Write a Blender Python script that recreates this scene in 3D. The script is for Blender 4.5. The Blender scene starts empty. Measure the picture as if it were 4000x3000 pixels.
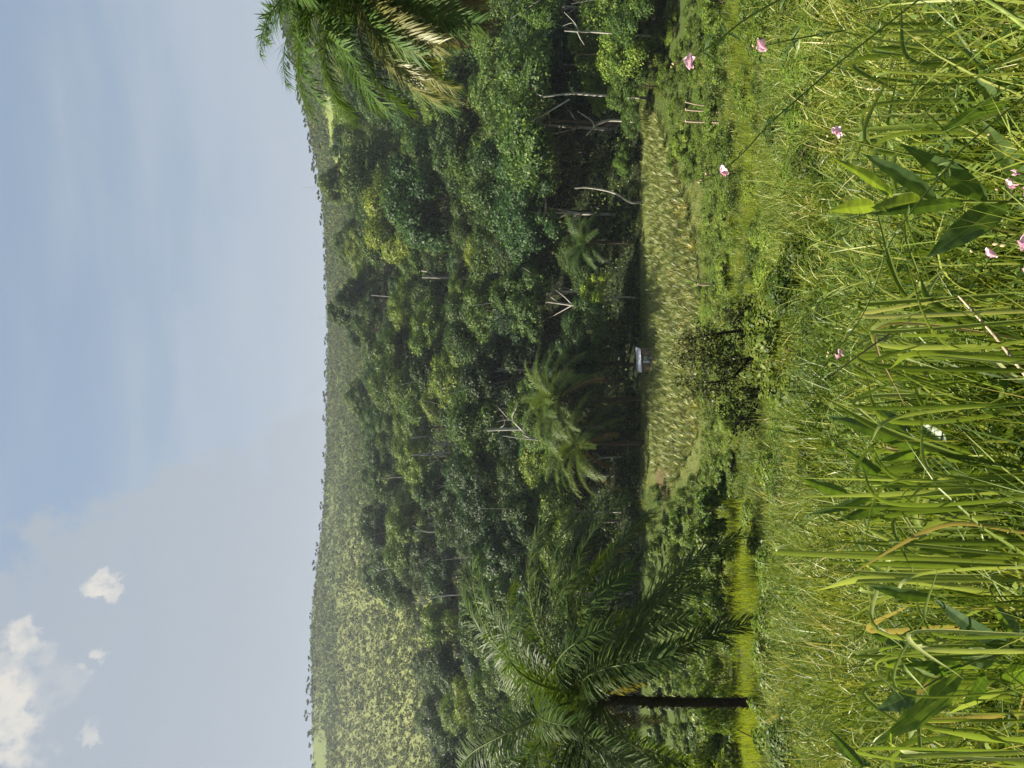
import bpy, math
import numpy as np
from mathutils import Vector, Matrix, Euler

S = bpy.context.scene
C = S.collection
R = math.radians
# ------------------------------------------------------------------ camera
F = 2778.0                      # focal length in photograph pixels (4000 x 3000)
PITCH = R(10.0)                 # camera looks down by this much; the phone was held upright (photo lies on its side)
cP, sP = math.cos(PITCH), math.sin(PITCH)
cam_d = bpy.data.cameras.new('camera'); cam = bpy.data.objects.new('camera', cam_d); C.objects.link(cam)
cam_d.sensor_fit = 'HORIZONTAL'; cam_d.sensor_width = 36; cam_d.lens = 36 * F / 4000
cam_d.clip_start = 0.05; cam_d.clip_end = 6000
m = Matrix(((0, 1, 0), (-sP, 0, -cP), (-cP, 0, sP)))      # columns: image right (= world down), image up (= world right), backwards
cam.matrix_world = m.to_4x4()
S.camera = cam
# ------------------------------------------------------------------ render / exposure
S.view_settings.view_transform = 'Standard'; S.view_settings.look = 'None'
S.view_settings.gamma = 1.0; S.view_settings.exposure = 1.6
S.render.engine = 'CYCLES'
cy = S.cycles
cy.max_bounces = 6; cy.diffuse_bounces = 1; cy.glossy_bounces = 1; cy.transmission_bounces = 3
cy.transparent_max_bounces = 6; cy.volume_bounces = 0; cy.caustics_reflective = False; cy.caustics_refractive = False
cy.use_denoising = True; cy.denoiser = 'OPENIMAGEDENOISE'; cy.denoising_prefilter = 'NONE'
# ------------------------------------------------------------------ sun and sky
SUN_AZ, SUN_EL = -72.0, 46.0    # degrees, azimuth from the view direction (negative = to the left)
sd = Vector((math.sin(R(SUN_AZ)) * math.cos(R(SUN_EL)), math.cos(R(SUN_AZ)) * math.cos(R(SUN_EL)), math.sin(R(SUN_EL))))
sun_d = bpy.data.lights.new('sun', 'SUN'); sun = bpy.data.objects.new('sun', sun_d); C.objects.link(sun)
sun_d.energy = 5.0; sun_d.angle = R(0.5); sun_d.color = (1.0, 0.91, 0.74)
sun.rotation_euler = sd.to_track_quat('Z', 'Y').to_euler()

W = bpy.data.worlds.new('World'); S.world = W; W.use_nodes = True
nt = W.node_tree
for n in list(nt.nodes): nt.nodes.remove(n)

def N(t, kind, **kw):
    n = t.nodes.new(kind)
    for k, v in kw.items(): setattr(n, k, v)
    return n
def link(t, a, b): t.links.new(a, b)
def mth(t, op, a, b=None, c=None, clamp=False):
    n = N(t, 'ShaderNodeMath', operation=op, use_clamp=clamp)
    for i, x in enumerate((a, b, c)):
        if x is None: continue
        if isinstance(x, (int, float)): n.inputs[i].default_value = x
        else: link(t, x, n.inputs[i])
    return n.outputs[0]
def smooth(t, x, a, b):
    n = N(t, 'ShaderNodeMapRange', interpolation_type='SMOOTHSTEP')
    link(t, x, n.inputs[0]); n.inputs[1].default_value = a; n.inputs[2].default_value = b
    return n.outputs[0]
def mixc(t, f, a, b):
    n = N(t, 'ShaderNodeMix', data_type='RGBA')
    if isinstance(f, (int, float)): n.inputs[0].default_value = f
    else: link(t, f, n.inputs[0])
    for i, x in ((6, a), (7, b)):
        if isinstance(x, tuple): n.inputs[i].default_value = (*x, 1)
        else: link(t, x, n.inputs[i])
    return n.outputs[2]

sky = N(nt, 'ShaderNodeTexSky', sky_type='NISHITA', sun_disc=False)
sky.sun_elevation = R(SUN_EL); sky.sun_rotation = R(SUN_AZ)
sky.altitude = 300; sky.air_density = 1.0; sky.dust_density = 1.8; sky.ozone_density = 1.0
tc = N(nt, 'ShaderNodeTexCoord')
sx = N(nt, 'ShaderNodeSeparateXYZ'); link(nt, tc.outputs['Generated'], sx.inputs[0])
AZ = mth(nt, 'ARCTAN2', sx.outputs[0], sx.outputs[1])
EL = mth(nt, 'ARCSINE', sx.outputs[2])
cmb = N(nt, 'ShaderNodeCombineXYZ'); link(nt, AZ, cmb.inputs[0]); link(nt, EL, cmb.inputs[1])
def noise(t, vec, scale, detail=6, rough=0.55, mapping=None):
    if mapping:
        mp = N(t, 'ShaderNodeMapping'); mp.inputs['Scale'].default_value = mapping; link(t, vec, mp.inputs[0]); vec = mp.outputs[0]
    n = N(t, 'ShaderNodeTexNoise'); n.inputs['Scale'].default_value = scale; n.inputs['Detail'].default_value = detail
    n.inputs['Roughness'].default_value = rough; link(t, vec, n.inputs['Vector'])
    return n.outputs['Fac']
def ray(px, py):
    u, v = (1500 - py) / F, (px - 2000) / F
    return np.array([u, cP - v * sP, -sP - v * cP])
def azel(px, py):
    r = ray(px, py); r = r / np.linalg.norm(r)
    return math.atan2(r[0], r[1]), math.asin(r[2])
n1 = noise(nt, cmb.outputs[0], 9, 7, 0.6)
n2 = noise(nt, cmb.outputs[0], 34, 5, 0.6)
n3 = noise(nt, cmb.outputs[0], 3.0, 4, 0.5, (1, 5, 1))
disp = mth(nt, 'ADD', mth(nt, 'MULTIPLY', mth(nt, 'SUBTRACT', n1, 0.5), 0.16), mth(nt, 'MULTIPLY', mth(nt, 'SUBTRACT', n2, 0.5), 0.045))
# hazy lower sky and the large grey cloud bank low on the left
skyc = N(nt, 'ShaderNodeMix', data_type='RGBA'); skyc.inputs[0].default_value = 0.8
link(nt, sky.outputs[0], skyc.inputs[6]); skyc.inputs[7].default_value = (2.12, 2.76, 3.55, 1)
veil_f = mth(nt, 'MULTIPLY', smooth(nt, mth(nt, 'ADD', EL, mth(nt, 'MULTIPLY', mth(nt, 'SUBTRACT', n3, 0.5), -0.5)), 0.46, 0.10), 0.85)
c0 = mixc(nt, veil_f, skyc.outputs[2], (3.1, 3.5, 4.05))
# bank: below a slanted, lobed edge   (azimuth -28 deg: up to 50 deg high; azimuth -10: 22 deg)
edge = mth(nt, 'SUBTRACT', mth(nt, 'MULTIPLY', AZ, -1.55), mth(nt, 'ADD', EL, -0.10))
bank = smooth(nt, mth(nt, 'ADD', edge, mth(nt, 'MULTIPLY', disp, 3.8)), -0.02, 0.07)
bank = mth(nt, 'MULTIPLY', bank, mth(nt, 'ADD', 0.55, mth(nt, 'MULTIPLY', n1, 0.5)))
c1 = mixc(nt, bank, c0, (2.85, 3.2, 3.6))
col = c1
for (px, py, r, s) in ((400, 2275, .024, 1.), (440, 2310, .015, .7), (360, 2550, .020, .75), (75, 2470, .034, .9), (10, 2700, .062, 1.), (40, 2760, .040, .8), (120, 2560, .03, .35), (200, 2700, .06, .3),
                       (355, 2870, .022, .6), (20, 2900, .068, 1.), (80, 2960, .062, .9), (150, 2995, .05, .5), (20, 2600, .03, .5)):
    a, e = azel(px, py)
    dx = mth(nt, 'SUBTRACT', AZ, a); dx = mth(nt, 'MULTIPLY', dx, math.cos(e))
    dy = mth(nt, 'SUBTRACT', EL, e)
    d2 = mth(nt, 'SQRT', mth(nt, 'ADD', mth(nt, 'MULTIPLY', dx, dx), mth(nt, 'MULTIPLY', dy, dy)))
    f = smooth(nt, mth(nt, 'ADD', d2, mth(nt, 'MULTIPLY', disp, 0.9)), r * .60, r * 0.22)
    f = mth(nt, 'MULTIPLY', f, mth(nt, 'MULTIPLY', smooth(nt, n2, 0.25, 0.6), s))
    col = mixc(nt, f, col, (5.0, 4.85, 4.5))
bg = N(nt, 'ShaderNodeBackground'); bg.inputs[1].default_value = 0.05; link(nt, col, bg.inputs[0])
wo = N(nt, 'ShaderNodeOutputWorld'); link(nt, bg.outputs[0], wo.inputs[0])

# ------------------------------------------------------------------ terrain
def interp(x, xs, ys): return np.interp(x, xs, ys)
_pY = [-40, -10, 0, 3, 8, 15, 28, 36, 45, 60, 72, 95, 112]
_pZ = [12, 2.6, -1.6, -3.05, -5.35, -9.0, -16.1, -19.7, -22.9, -29.6, -33.7, -35.2, -35.0]
def _el(px): return -10 + np.degrees(np.arctan((2000 - np.asarray(px, float)) / F))
_ty = np.array([-500, -200, 1300, 1900, 2050, 2270, 2340, 2500, 3000, 3600]); _tx = [1330, 1335, 1350, 1400, 1435, 1470, 1570, 1605, 1630, 1640]
_ry = np.array([-900, -400, 0, 250, 400, 600, 800, 1000, 1300, 1800, 2000, 2200, 2400, 3000, 3600]); _rx = [900, 980, 1050, 1130, 1170, 1220, 1255, 1270, 1277, 1270, 1258, 1232, 1212, 1212, 1200]
def wob(X, Y):
    return (np.sin(X * .31 + Y * .17) + np.sin(X * .13 - Y * .23 + 1.3) + .6 * np.sin(X * .71 + Y * .53 + 2.1)) / 2.6
YF = 320.0
def ridge_R(a): return np.interp(a, [-.6, -.2, .05, .5, .8], [760, 860, 880, 520, 480])
def height(X, Y):
    X = np.asarray(X, float); Y = np.asarray(Y, float)
    a = np.clip(X / np.maximum(Y, 1.0), -.85, .85)
    py = 1500 - a * F
    near = np.interp(Y, _pY, _pZ) + .12 * wob(X, Y) * np.clip(Y / 6, 0.2, 1)
    e0 = np.interp(py, _ty, _el(_tx)) - 2.7
    z320 = YF * np.tan(np.radians(e0))
    t = np.clip((Y - 112) / (YF - 112), 0, 1)
    mid = -35.0 + (z320 + 35.0) * t ** 1.15 + .6 * wob(X * .2, Y * .2) * np.clip((Y - 95) / 30, 0, 1)
    Rr = ridge_R(a)
    E1 = np.degrees(np.arctan((Rr * np.tan(np.radians(np.interp(py, _ry, _el(_rx)))) - 2.0) / Rr))
    s = np.clip((Y - YF) / (Rr - YF), 0, 1)
    e = e0 + (E1 - e0) * s ** .85
    far = np.minimum(Y, Rr) * np.tan(np.radians(e)) - np.maximum(Y - Rr, 0) * .13 + 2.2 * wob(X * .035, Y * .045) * np.clip((Y - YF) / 60, 0, 1) * np.clip((Rr - Y) / 150, 0, 1)
    return np.where(Y < 112, near, np.where(Y < YF, mid, far))
def at(px, py, Y):
    r = ray(px, py); return Vector(r * (Y / r[1]))
def ground_hit(px, py):
    Y = 1.2
    while Y < 1500:
        p = at(px, py, Y)
        if p.z < height(p.x, p.y): return p
        Y *= 1.006
    return at(px, py, 800)
def topix(X, Y, Z):
    dep = Y * cP - Z * sP; v = (-Y * sP - Z * cP) / dep; u = X / dep
    return 2000 + v * F, 1500 - u * F

# ------------------------------------------------------------------ helpers
def prop(o, label=None, cat=None, group=None, kind=None):
    for k, v in (('label', label), ('category', cat), ('group', group), ('kind', kind)):
        if v: o[k] = v
    return o
def obj(name, me, parent=None, loc=None):
    o = bpy.data.objects.new(name, me); C.objects.link(o)
    if parent: o.parent = parent
    if loc is not None: o.location = loc
    return o
def thing(name, label, cat, loc=(0, 0, 0), group=None):
    return prop(obj(name, None, loc=loc), label, cat, group)
def mesh(name, V, Fc, mat, tint=None, smooth_=False, col=None):
    V = np.ascontiguousarray(V, np.float32).reshape(-1, 3); Fc = np.ascontiguousarray(Fc, np.int32)
    me = bpy.data.meshes.new(name); k = Fc.shape[1]
    me.vertices.add(len(V)); me.vertices.foreach_set('co', V.ravel())
    me.loops.add(Fc.size); me.loops.foreach_set('vertex_index', Fc.ravel())
    me.polygons.add(len(Fc)); me.polygons.foreach_set('loop_start', np.arange(0, Fc.size, k, dtype=np.int32))
    if smooth_: me.polygons.foreach_set('use_smooth', np.ones(len(Fc), bool))
    me.update(calc_edges=True)
    if tint is not None:
        at_ = me.attributes.new('tint', 'FLOAT', 'FACE'); at_.data.foreach_set('value', np.ascontiguousarray(tint, np.float32))
    if col is not None:
        at_ = me.attributes.new('ground', 'FLOAT_COLOR', 'POINT'); at_.data.foreach_set('color', np.ascontiguousarray(np.c_[col, np.ones(len(col))], np.float32).ravel())
    if mat: me.materials.append(mat)
    return me
def join(parts):                              # [(V, F, tint)] -> one
    V, Fc, T, n = [], [], [], 0
    for v, f, t in parts:
        V.append(v); Fc.append(f + n); T.append(t); n += len(v)
    return np.concatenate(V), np.concatenate(Fc), np.concatenate(T)
def nrm(a): return a / np.maximum(np.linalg.norm(a, axis=-1, keepdims=True), 1e-9)
def strips(p0, d0, L, wid, droop, seg=3, side=None, tint=None, twist=0.0, prof=None, rng=None):
    """N blades at once: strips of quads that start at p0 along d0, bend under gravity and taper"""
    n = len(p0); L = np.broadcast_to(L, (n,)); wid = np.broadcast_to(wid, (n,)); droop = np.broadcast_to(droop, (n,))
    d = nrm(d0); p = p0.copy()
    if side is None:
        side = np.cross(d, [0, 0, 1.0]); side = np.where(np.linalg.norm(side, axis=1, keepdims=True) < 1e-3, [1.0, 0, 0], side)
    side = nrm(side)
    if prof is None: prof = [1.0 - (k / seg) ** 1.7 * .96 for k in range(seg + 1)]
    rows = []
    for k in range(seg + 1):
        rows.append(np.stack([p - side * (wid * prof[k] * .5)[:, None], p + side * (wid * prof[k] * .5)[:, None]], 1))
        d = nrm(d + (droop / seg * (0.5 + k / seg))[:, None] * np.array([0, 0, -1.0]))
        p = p + d * (L / seg)[:, None]
        side = nrm(side - d * np.sum(side * d, 1, keepdims=True))
    V = np.stack(rows, 1).reshape(-1, 3)      # n, seg+1, 2
    base = (np.arange(n) * (seg + 1) * 2)[:, None] + (np.arange(seg) * 2)[None]
    Fc = np.stack([base, base + 1, base + 3, base + 2], -1).reshape(-1, 4)
    t = np.zeros(n) if tint is None else np.broadcast_to(tint, (n,))
    return V, Fc, np.repeat(t, seg)
def leaves(P, Nn, size, rng, aspect=.5, tint=None):
    """diamond leaves centred on P, facing roughly Nn"""
    n = len(P); Nn = nrm(Nn); r = rng.normal(size=(n, 3)); a = nrm(np.cross(Nn, r)); b = np.cross(Nn, a)
    s = np.broadcast_to(size, (n,))[:, None] * .5
    V = np.stack([P - a * s, P + b * s * aspect + Nn * s * .12, P + a * s - Nn * s * .2, P - b * s * aspect + Nn * s * .12], 1).reshape(-1, 3)
    Fc = (np.arange(n) * 4)[:, None] + np.arange(4)[None]
    return V, Fc, (rng.random(n) if tint is None else np.broadcast_to(tint, (n,)))
def tube(pts, rad, seg=6, tint=0.0):
    pts = np.array([list(p) for p in pts], float); n = len(pts); rad = np.broadcast_to(rad, (n,))
    t = nrm(np.gradient(pts, axis=0)); ref = np.array([0.37, .91, .2]); a = nrm(np.cross(t, ref)); b = np.cross(t, a)
    an = np.arange(seg) * 2 * math.pi / seg
    V = (pts[:, None] + rad[:, None, None] * (np.cos(an)[None, :, None] * a[:, None] + np.sin(an)[None, :, None] * b[:, None])).reshape(-1, 3)
    i = np.arange(n - 1)[:, None] * seg; j = np.arange(seg)[None]; k = (j + 1) % seg
    Fc = np.stack([i + j, i + k, i + seg + k, i + seg + j], -1).reshape(-1, 4)
    return V, Fc, np.full(len(Fc), tint)
def curve(pts, n):
    pts = np.array([list(p) for p in pts], float)
    if len(pts) == 2: return pts[0] + (pts[1] - pts[0]) * np.linspace(0, 1, n)[:, None]
    q = np.vstack([2 * pts[0] - pts[1], pts, 2 * pts[-1] - pts[-2]]); out = []
    for s in np.linspace(0, len(pts) - 1, n):
        i = min(int(s), len(pts) - 2); u = s - i; a, b, c, d = q[i:i + 4]
        out.append(.5 * (2 * b + (c - a) * u + (2 * a - 5 * b + 4 * c - d) * u * u + (3 * b - a - 3 * c + d) * u ** 3))
    return np.array(out)
def boxes(lst):
    V, Fc = [], []
    for (x0, y0, z0, x1, y1, z1) in lst:
        b = len(V); V += [(x0, y0, z0), (x1, y0, z0), (x1, y1, z0), (x0, y1, z0), (x0, y0, z1), (x1, y0, z1), (x1, y1, z1), (x0, y1, z1)]
        Fc += [[b + i for i in f] for f in ((0, 3, 2, 1), (4, 5, 6, 7), (0, 1, 5, 4), (1, 2, 6, 5), (2, 3, 7, 6), (3, 0, 4, 7))]
    return np.array(V, float), np.array(Fc)

# ------------------------------------------------------------------ materials
def ramp(t, fac, stops):
    n = N(t, 'ShaderNodeValToRGB'); e = n.color_ramp.elements
    while len(e) < len(stops): e.new(.5)
    for i, (p, c) in enumerate(stops): e[i].position = p; e[i].color = (*c, 1)
    link(t, fac, n.inputs[0]); return n.outputs[0]
def newmat(name):
    mt = bpy.data.materials.new(name); mt.use_nodes = True; t = mt.node_tree
    for n in list(t.nodes): t.nodes.remove(n)
    return mt, t, N(t, 'ShaderNodeOutputMaterial')
def leaf_mat(name, stops, trans=.35, rough=.5, spec=.35, tcol=(1.25, 1.2, .45), objvar=.0, patch=None):
    """leaf: glossy front plus light shining through; colour from the leaf's own tint, the plant's own colour and large patches"""
    mt, t, out = newmat(name)
    a = N(t, 'ShaderNodeAttribute', attribute_name='tint'); fac = a.outputs['Fac']
    oi = N(t, 'ShaderNodeObjectInfo')
    if objvar:
        fac = mth(t, 'ADD', fac, mth(t, 'MULTIPLY', mth(t, 'SUBTRACT', oi.outputs['Random'], .5), objvar), clamp=True)
    if patch:
        g = N(t, 'ShaderNodeNewGeometry'); fac = mth(t, 'ADD', fac, mth(t, 'MULTIPLY', mth(t, 'SUBTRACT', noise(t, g.outputs['Position'], patch[0], 4), .5), patch[1]), clamp=True)
    c = ramp(t, fac, stops)
    mu = N(t, 'ShaderNodeMix', data_type='RGBA', blend_type='MULTIPLY'); mu.inputs[0].default_value = 1
    link(t, c, mu.inputs[6]); link(t, oi.outputs['Color'], mu.inputs[7]); c = mu.outputs[2]
    p = N(t, 'ShaderNodeBsdfPrincipled'); p.inputs['Roughness'].default_value = rough; p.inputs['Specular IOR Level'].default_value = spec
    link(t, c, p.inputs['Base Color'])
    tr = N(t, 'ShaderNodeBsdfTranslucent')
    m2 = N(t, 'ShaderNodeMix', data_type='RGBA', blend_type='MULTIPLY'); m2.inputs[0].default_value = 1
    link(t, c, m2.inputs[6]); m2.inputs[7].default_value = (*[x * 1.5 for x in tcol], 1); link(t, m2.outputs[2], tr.inputs[0])
    mx = N(t, 'ShaderNodeMixShader'); mx.inputs[0].default_value = trans
    link(t, p.outputs[0], mx.inputs[1]); link(t, tr.outputs[0], mx.inputs[2]); link(t, mx.outputs[0], out.inputs[0])
    return mt
def bark_mat(name, c1, c2, scale=6, rough=.85, stretch=(1, 1, .3), bump=.4):
    mt, t, out = newmat(name)
    tc = N(t, 'ShaderNodeTexCoord'); f = noise(t, tc.outputs['Object'], scale, 6, .65, stretch)
    c = ramp(t, f, ((.32, c1), (.68, c2)))
    p = N(t, 'ShaderNodeBsdfPrincipled'); p.inputs['Roughness'].default_value = rough; p.inputs['Specular IOR Level'].default_value = .2
    link(t, c, p.inputs['Base Color'])
    b = N(t, 'ShaderNodeBump'); b.inputs['Strength'].default_value = bump; link(t, f, b.inputs['Height']); link(t, b.outputs[0], p.inputs['Normal'])
    link(t, p.outputs[0], out.inputs[0]); return mt

M_tree = leaf_mat('forest_leaf', ((0, (.012, .030, .009)), (.5, (.036, .072, .013)), (.85, (.090, .132, .020)), (1, (.16, .19, .036))), .18, .55, .2, objvar=.35)
M_shrub = leaf_mat('shrub_leaf', ((0, (.034, .065, .012)), (.5, (.085, .135, .020)), (.85, (.15, .195, .028)), (1, (.22, .24, .045))), .32, .5, .25, objvar=.3)
M_scrub = leaf_mat('scrub_leaf', ((0, (.018, .034, .012)), (.45, (.040, .063, .020)), (.75, (.070, .095, .028)), (1, (.13, .145, .042))), .2, .7, .1, patch=(.03, .9))
M_thorn = leaf_mat('thorn_leaf', ((0, (.022, .032, .010)), (.6, (.048, .062, .017)), (1, (.12, .13, .035))), .2, .5, .25)
M_palm = leaf_mat('palm_leaf', ((0, (.020, .045, .012)), (.5, (.040, .082, .016)), (1, (.085, .120, .030))), .28, .5, .16, objvar=.3)
M_dry = leaf_mat('dry_palm_leaf', ((0, (.08, .062, .040)), (.5, (.16, .125, .080)), (1, (.25, .20, .13))), .2, .7, .08, (1.1, 1, .7), objvar=.3)
M_old = leaf_mat('yellowing_palm_leaf', ((0, (.050, .062, .016)), (.5, (.105, .11, .030)), (1, (.18, .165, .065))), .3, .45, .4, objvar=.3)
M_pine = leaf_mat('pineapple_leaf', ((0, (.070, .110, .026)), (.5, (.138, .174, .043)), (.85, (.245, .25, .075)), (1, (.32, .25, .10))), .22, .45, .4, (1.1, 1.1, .6), objvar=.3)
M_grass = leaf_mat('grass_blade', ((0, (.026, .052, .009)), (.4, (.085, .138, .018)), (.75, (.188, .218, .034)), (.95, (.26, .285, .070)), (1, (.34, .31, .13))),   .26, .45, .35, (1.1, 1.05, .5), patch=(.55, 1.25))  # strong patches vary the green and paint dark, shaded-looking gaps into it
M_lush = leaf_mat('lush_grass_blade', ((0, (.08, .125, .015)), (.5, (.155, .205, .022)), (1, (.24, .27, .04))), .40, .5, .3, (1.15, 1.1, .4), patch=(.3, .4))
M_strap = leaf_mat('strap_blade', ((0, (.085, .130, .028)), (.5, (.165, .220, .048)), (.85, (.36, .40, .17)), (.96, (.42, .44, .24)), (1, (.36, .28, .14))), .28, .32, .55, (1.1, 1.15, .45))  # palest stops paint a whitish sky reflection into the colour of some blades
M_herb = leaf_mat('herb_leaf', ((0, (.040, .078, .030)), (.5, (.080, .132, .042)), (1, (.18, .23, .08))), .36, .42, .4, (1.5, 1.5, .3))
M_weed = leaf_mat('weed_leaf', ((0, (.035, .070, .014)), (.5, (.075, .125, .020)), (1, (.15, .19, .035))), .34, .6, .12, patch=(.4, .5))
M_pink = leaf_mat('pink_petal', ((0, (.58, .28, .38)), (.5, (.74, .50, .60)), (1, (.82, .66, .72))), .3, .6, .2, (1, .8, .9))
M_bud = leaf_mat('bud', ((0, (.25, .28, .10)), (1, (.45, .32, .22))), .2, .6, .2, (1, 1, .7))
M_bark = bark_mat('brown_bark', (.045, .033, .022), (.13, .10, .07))
M_pale = bark_mat('pale_bark', (.20, .19, .16), (.46, .44, .39), 3)
M_dark = bark_mat('dark_bark', (.012, .010, .008), (.045, .036, .026), 14)
M_palmtrunk = bark_mat('palm_bark', (.016, .012, .009), (.075, .055, .038), 9, stretch=(1, 1, 1.6), bump=1.0)
M_wood = bark_mat('weathered_wood', (.20, .16, .11), (.46, .38, .27), 18)
M_stem = bark_mat('green_stem', (.09, .14, .03), (.20, .24, .06), 30, .5, bump=.1)

def ground_mat():
    mt, t, out = newmat('ground')
    a = N(t, 'ShaderNodeAttribute', attribute_name='ground')
    g = N(t, 'ShaderNodeNewGeometry'); f1 = noise(t, g.outputs['Position'], .05, 6, .7); f2 = noise(t, g.outputs['Position'], 2.0, 5, .7)
    k = mth(t, 'ADD', .35, mth(t, 'ADD', mth(t, 'MULTIPLY', f1, .8), mth(t, 'MULTIPLY', f2, .5)))
    mu = N(t, 'ShaderNodeVectorMath', operation='SCALE'); link(t, a.outputs['Color'], mu.inputs[0]); link(t, k, mu.inputs['Scale'])
    p = N(t, 'ShaderNodeBsdfPrincipled'); p.inputs['Roughness'].default_value = .95; p.inputs['Specular IOR Level'].default_value = .1
    link(t, mu.outputs[0], p.inputs['Base Color']); link(t, p.outputs[0], out.inputs[0]); return mt
M_ground = ground_mat()

# ------------------------------------------------------------------ ground sheet
rows = np.concatenate([np.linspace(-40, 40, 90), np.linspace(41, 120, 80), np.linspace(123, 340, 75), np.linspace(345, 1000, 120), np.linspace(1030, 1700, 20)])
ss = np.linspace(-1.25, 1.25, 181)
gY = np.repeat(rows[:, None], len(ss), 1); gX = ss[None] * (np.abs(gY) + 30); gZ = height(gX, gY)
def blobmask(X, Y, n): return np.clip(.5 + n * wob(X * .05, Y * .05) , 0, 1)
def bright_patch(px, py):           # open yellow-green slope on the right
    cx = 1297 + (py - 430) * .16
    return np.exp(-((px - cx) / 30) ** 2) * np.clip((py - 330) / 80, 0, 1) * np.clip((720 - py) / 60, 0, 1)
def gcol(X, Y, Z):
    px, py = topix(X, np.maximum(Y, .5), Z)
    c = np.empty(X.shape + (3,)); c[:] = (.040, .055, .014)  # meadow ground colour darkened to paint shade between the grass tufts
    c[(Y > 45) & (Y <= 71)] = (.035, .05, .015)
    fld = (Y > 71) & (Y < 96); c[fld] = (.045, .065, .016); c[fld & (py < 1900) & (py > 600)] = (.085, .10, .03)
    bp = fld & (np.hypot((px - 2590) / 34, (py - 1890) / 90) + .5 * wob(X * 2, Y * 2) < 1); c[bp] = (.105, .08, .045)
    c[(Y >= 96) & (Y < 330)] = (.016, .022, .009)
    far = Y >= 330
    base = np.where(((py > 2050) & (px > 1320))[..., None], [.125, .142, .044], [.095, .122, .038]) * (.75 + .35 * blobmask(X, Y, .8))[..., None]
    c = np.where(far[..., None], base, c)
    b = np.clip(bright_patch(px, py) * far * (.75 + .5 * wob(X * .3, Y * .2)), 0, 1)[..., None]; c = c * (1 - b) + np.array([.155, .185, .05]) * b
    return c
nr, ns = gX.shape
idx = np.arange(nr * ns).reshape(nr, ns)
Fg = np.stack([idx[:-1, :-1], idx[:-1, 1:], idx[1:, 1:], idx[1:, :-1]], -1).reshape(-1, 4)
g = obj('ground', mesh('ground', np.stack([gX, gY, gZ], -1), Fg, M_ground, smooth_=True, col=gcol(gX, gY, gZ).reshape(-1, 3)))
prop(g, 'rolling ground of the valley, meadow slope near and hills beyond', 'ground', kind='structure')

# ------------------------------------------------------------------ foliage prototypes
def crown(seed, R0=5.2, H0=9.0, zb=6.0, lobes=20, per=600, leaf=.38, flat=.75, droop=.0):
    """an uneven crown of leaf clumps; returns leaves and the clump centres"""
    rng = np.random.RandomState(seed); parts = []; cen = []
    for i in range(lobes):
        th = rng.random() * 6.283; k = rng.random()
        ph = math.acos(1 - 1.25 * k)                # more clumps on the upper part
        rr = (.55 + .45 * rng.random())
        c = np.array([math.cos(th) * math.sin(ph) * R0 * rr * rng.uniform(.8, 1.2), math.sin(th) * math.sin(ph) * R0 * rr * rng.uniform(.8, 1.2), zb + H0 * .45 + math.cos(ph) * H0 * .5 * rr])
        r = rng.uniform(.17, .36) * R0; cen.append((c, r))
        n = int(per * (r / (.28 * R0)) ** 2)
        v = nrm(rng.normal(size=(n, 3))); v[:, 2] = np.where(v[:, 2] < -.35, -v[:, 2], v[:, 2])
        lump = 1 + .22 * np.sin(v[:, 0] * 5 + i) * np.sin(v[:, 1] * 5.3 + 2 * i) + .14 * np.sin(v[:, 2] * 9 + v[:, 0] * 7 + i)
        q = r * lump * rng.uniform(.72, 1.06, n); P = c + v * q[:, None] * np.array([1, 1, flat])
        P[:, 2] -= droop * rng.random(n) ** 2 * r
        nn = v * 1.0 + rng.normal(size=(n, 3)) * .38 + np.array([0, 0, .3])
        parts.append(leaves(P, nn, leaf * rng.uniform(.6, 1.35, n), rng, .52, np.clip(rng.normal(.48 + .16 * (rng.random() - .5), .2, n), 0, 1)))
    return join(parts), cen
def trunk_with_limbs(seed, cen, h, r0, zb, n_limbs=7, seg=7):
    rng = np.random.RandomState(seed + 99); parts = []
    top = np.array([rng.normal(0, .4), rng.normal(0, .4), h])
    main = curve([(0, 0, -1.0), (rng.normal(0, .15), rng.normal(0, .15), zb * .5), tuple(top * [.6, .6, .75]), tuple(top)], 10)
    parts.append(tube(main, np.linspace(r0, r0 * .3, 10), seg))
    for c, r in [cen[i] for i in rng.permutation(len(cen))[:n_limbs]]:
        s = main[rng.randint(3, 8)]; mid = (s + c) / 2 + np.array([0, 0, -.3 + rng.normal(0, .4)])
        parts.append(tube(curve([s, mid, c + (c - s) * rng.choice([.12, .12, .5])], 7), np.linspace(r0 * .42, r0 * .08, 7), 5))
    return join(parts)
TREES = []
for i, kw in enumerate((dict(R0=6.6, H0=9.5, zb=4.0, lobes=34, leaf=.37), dict(R0=5.4, H0=11.5, zb=3.5, lobes=34, leaf=.37), dict(R0=7.6, H0=7.5, zb=6.0, lobes=34, flat=.55, leaf=.37),
                        dict(R0=6.0, H0=10.5, zb=3.0, lobes=36, droop=.9, leaf=.42), dict(R0=4.8, H0=8.5, zb=5.5, lobes=20, per=560, leaf=.37), dict(R0=7.0, H0=10, zb=3.5, lobes=40, per=620, leaf=.33),
                        dict(R0=6.0, H0=8.5, zb=5.5, lobes=20, per=560, leaf=.36))):
    (V, Fc, T), cen = crown(20 + i, **kw)
    tr = trunk_with_limbs(20 + i, cen, kw['zb'] + kw['H0'] * .6, .26, kw['zb'])
    TREES.append((mesh('crown', V, Fc, M_tree, T), mesh('trunk', tr[0], tr[1], M_pale if i in (1, 4, 6) else M_bark, smooth_=True), kw))
SHRUBS = []
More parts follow.
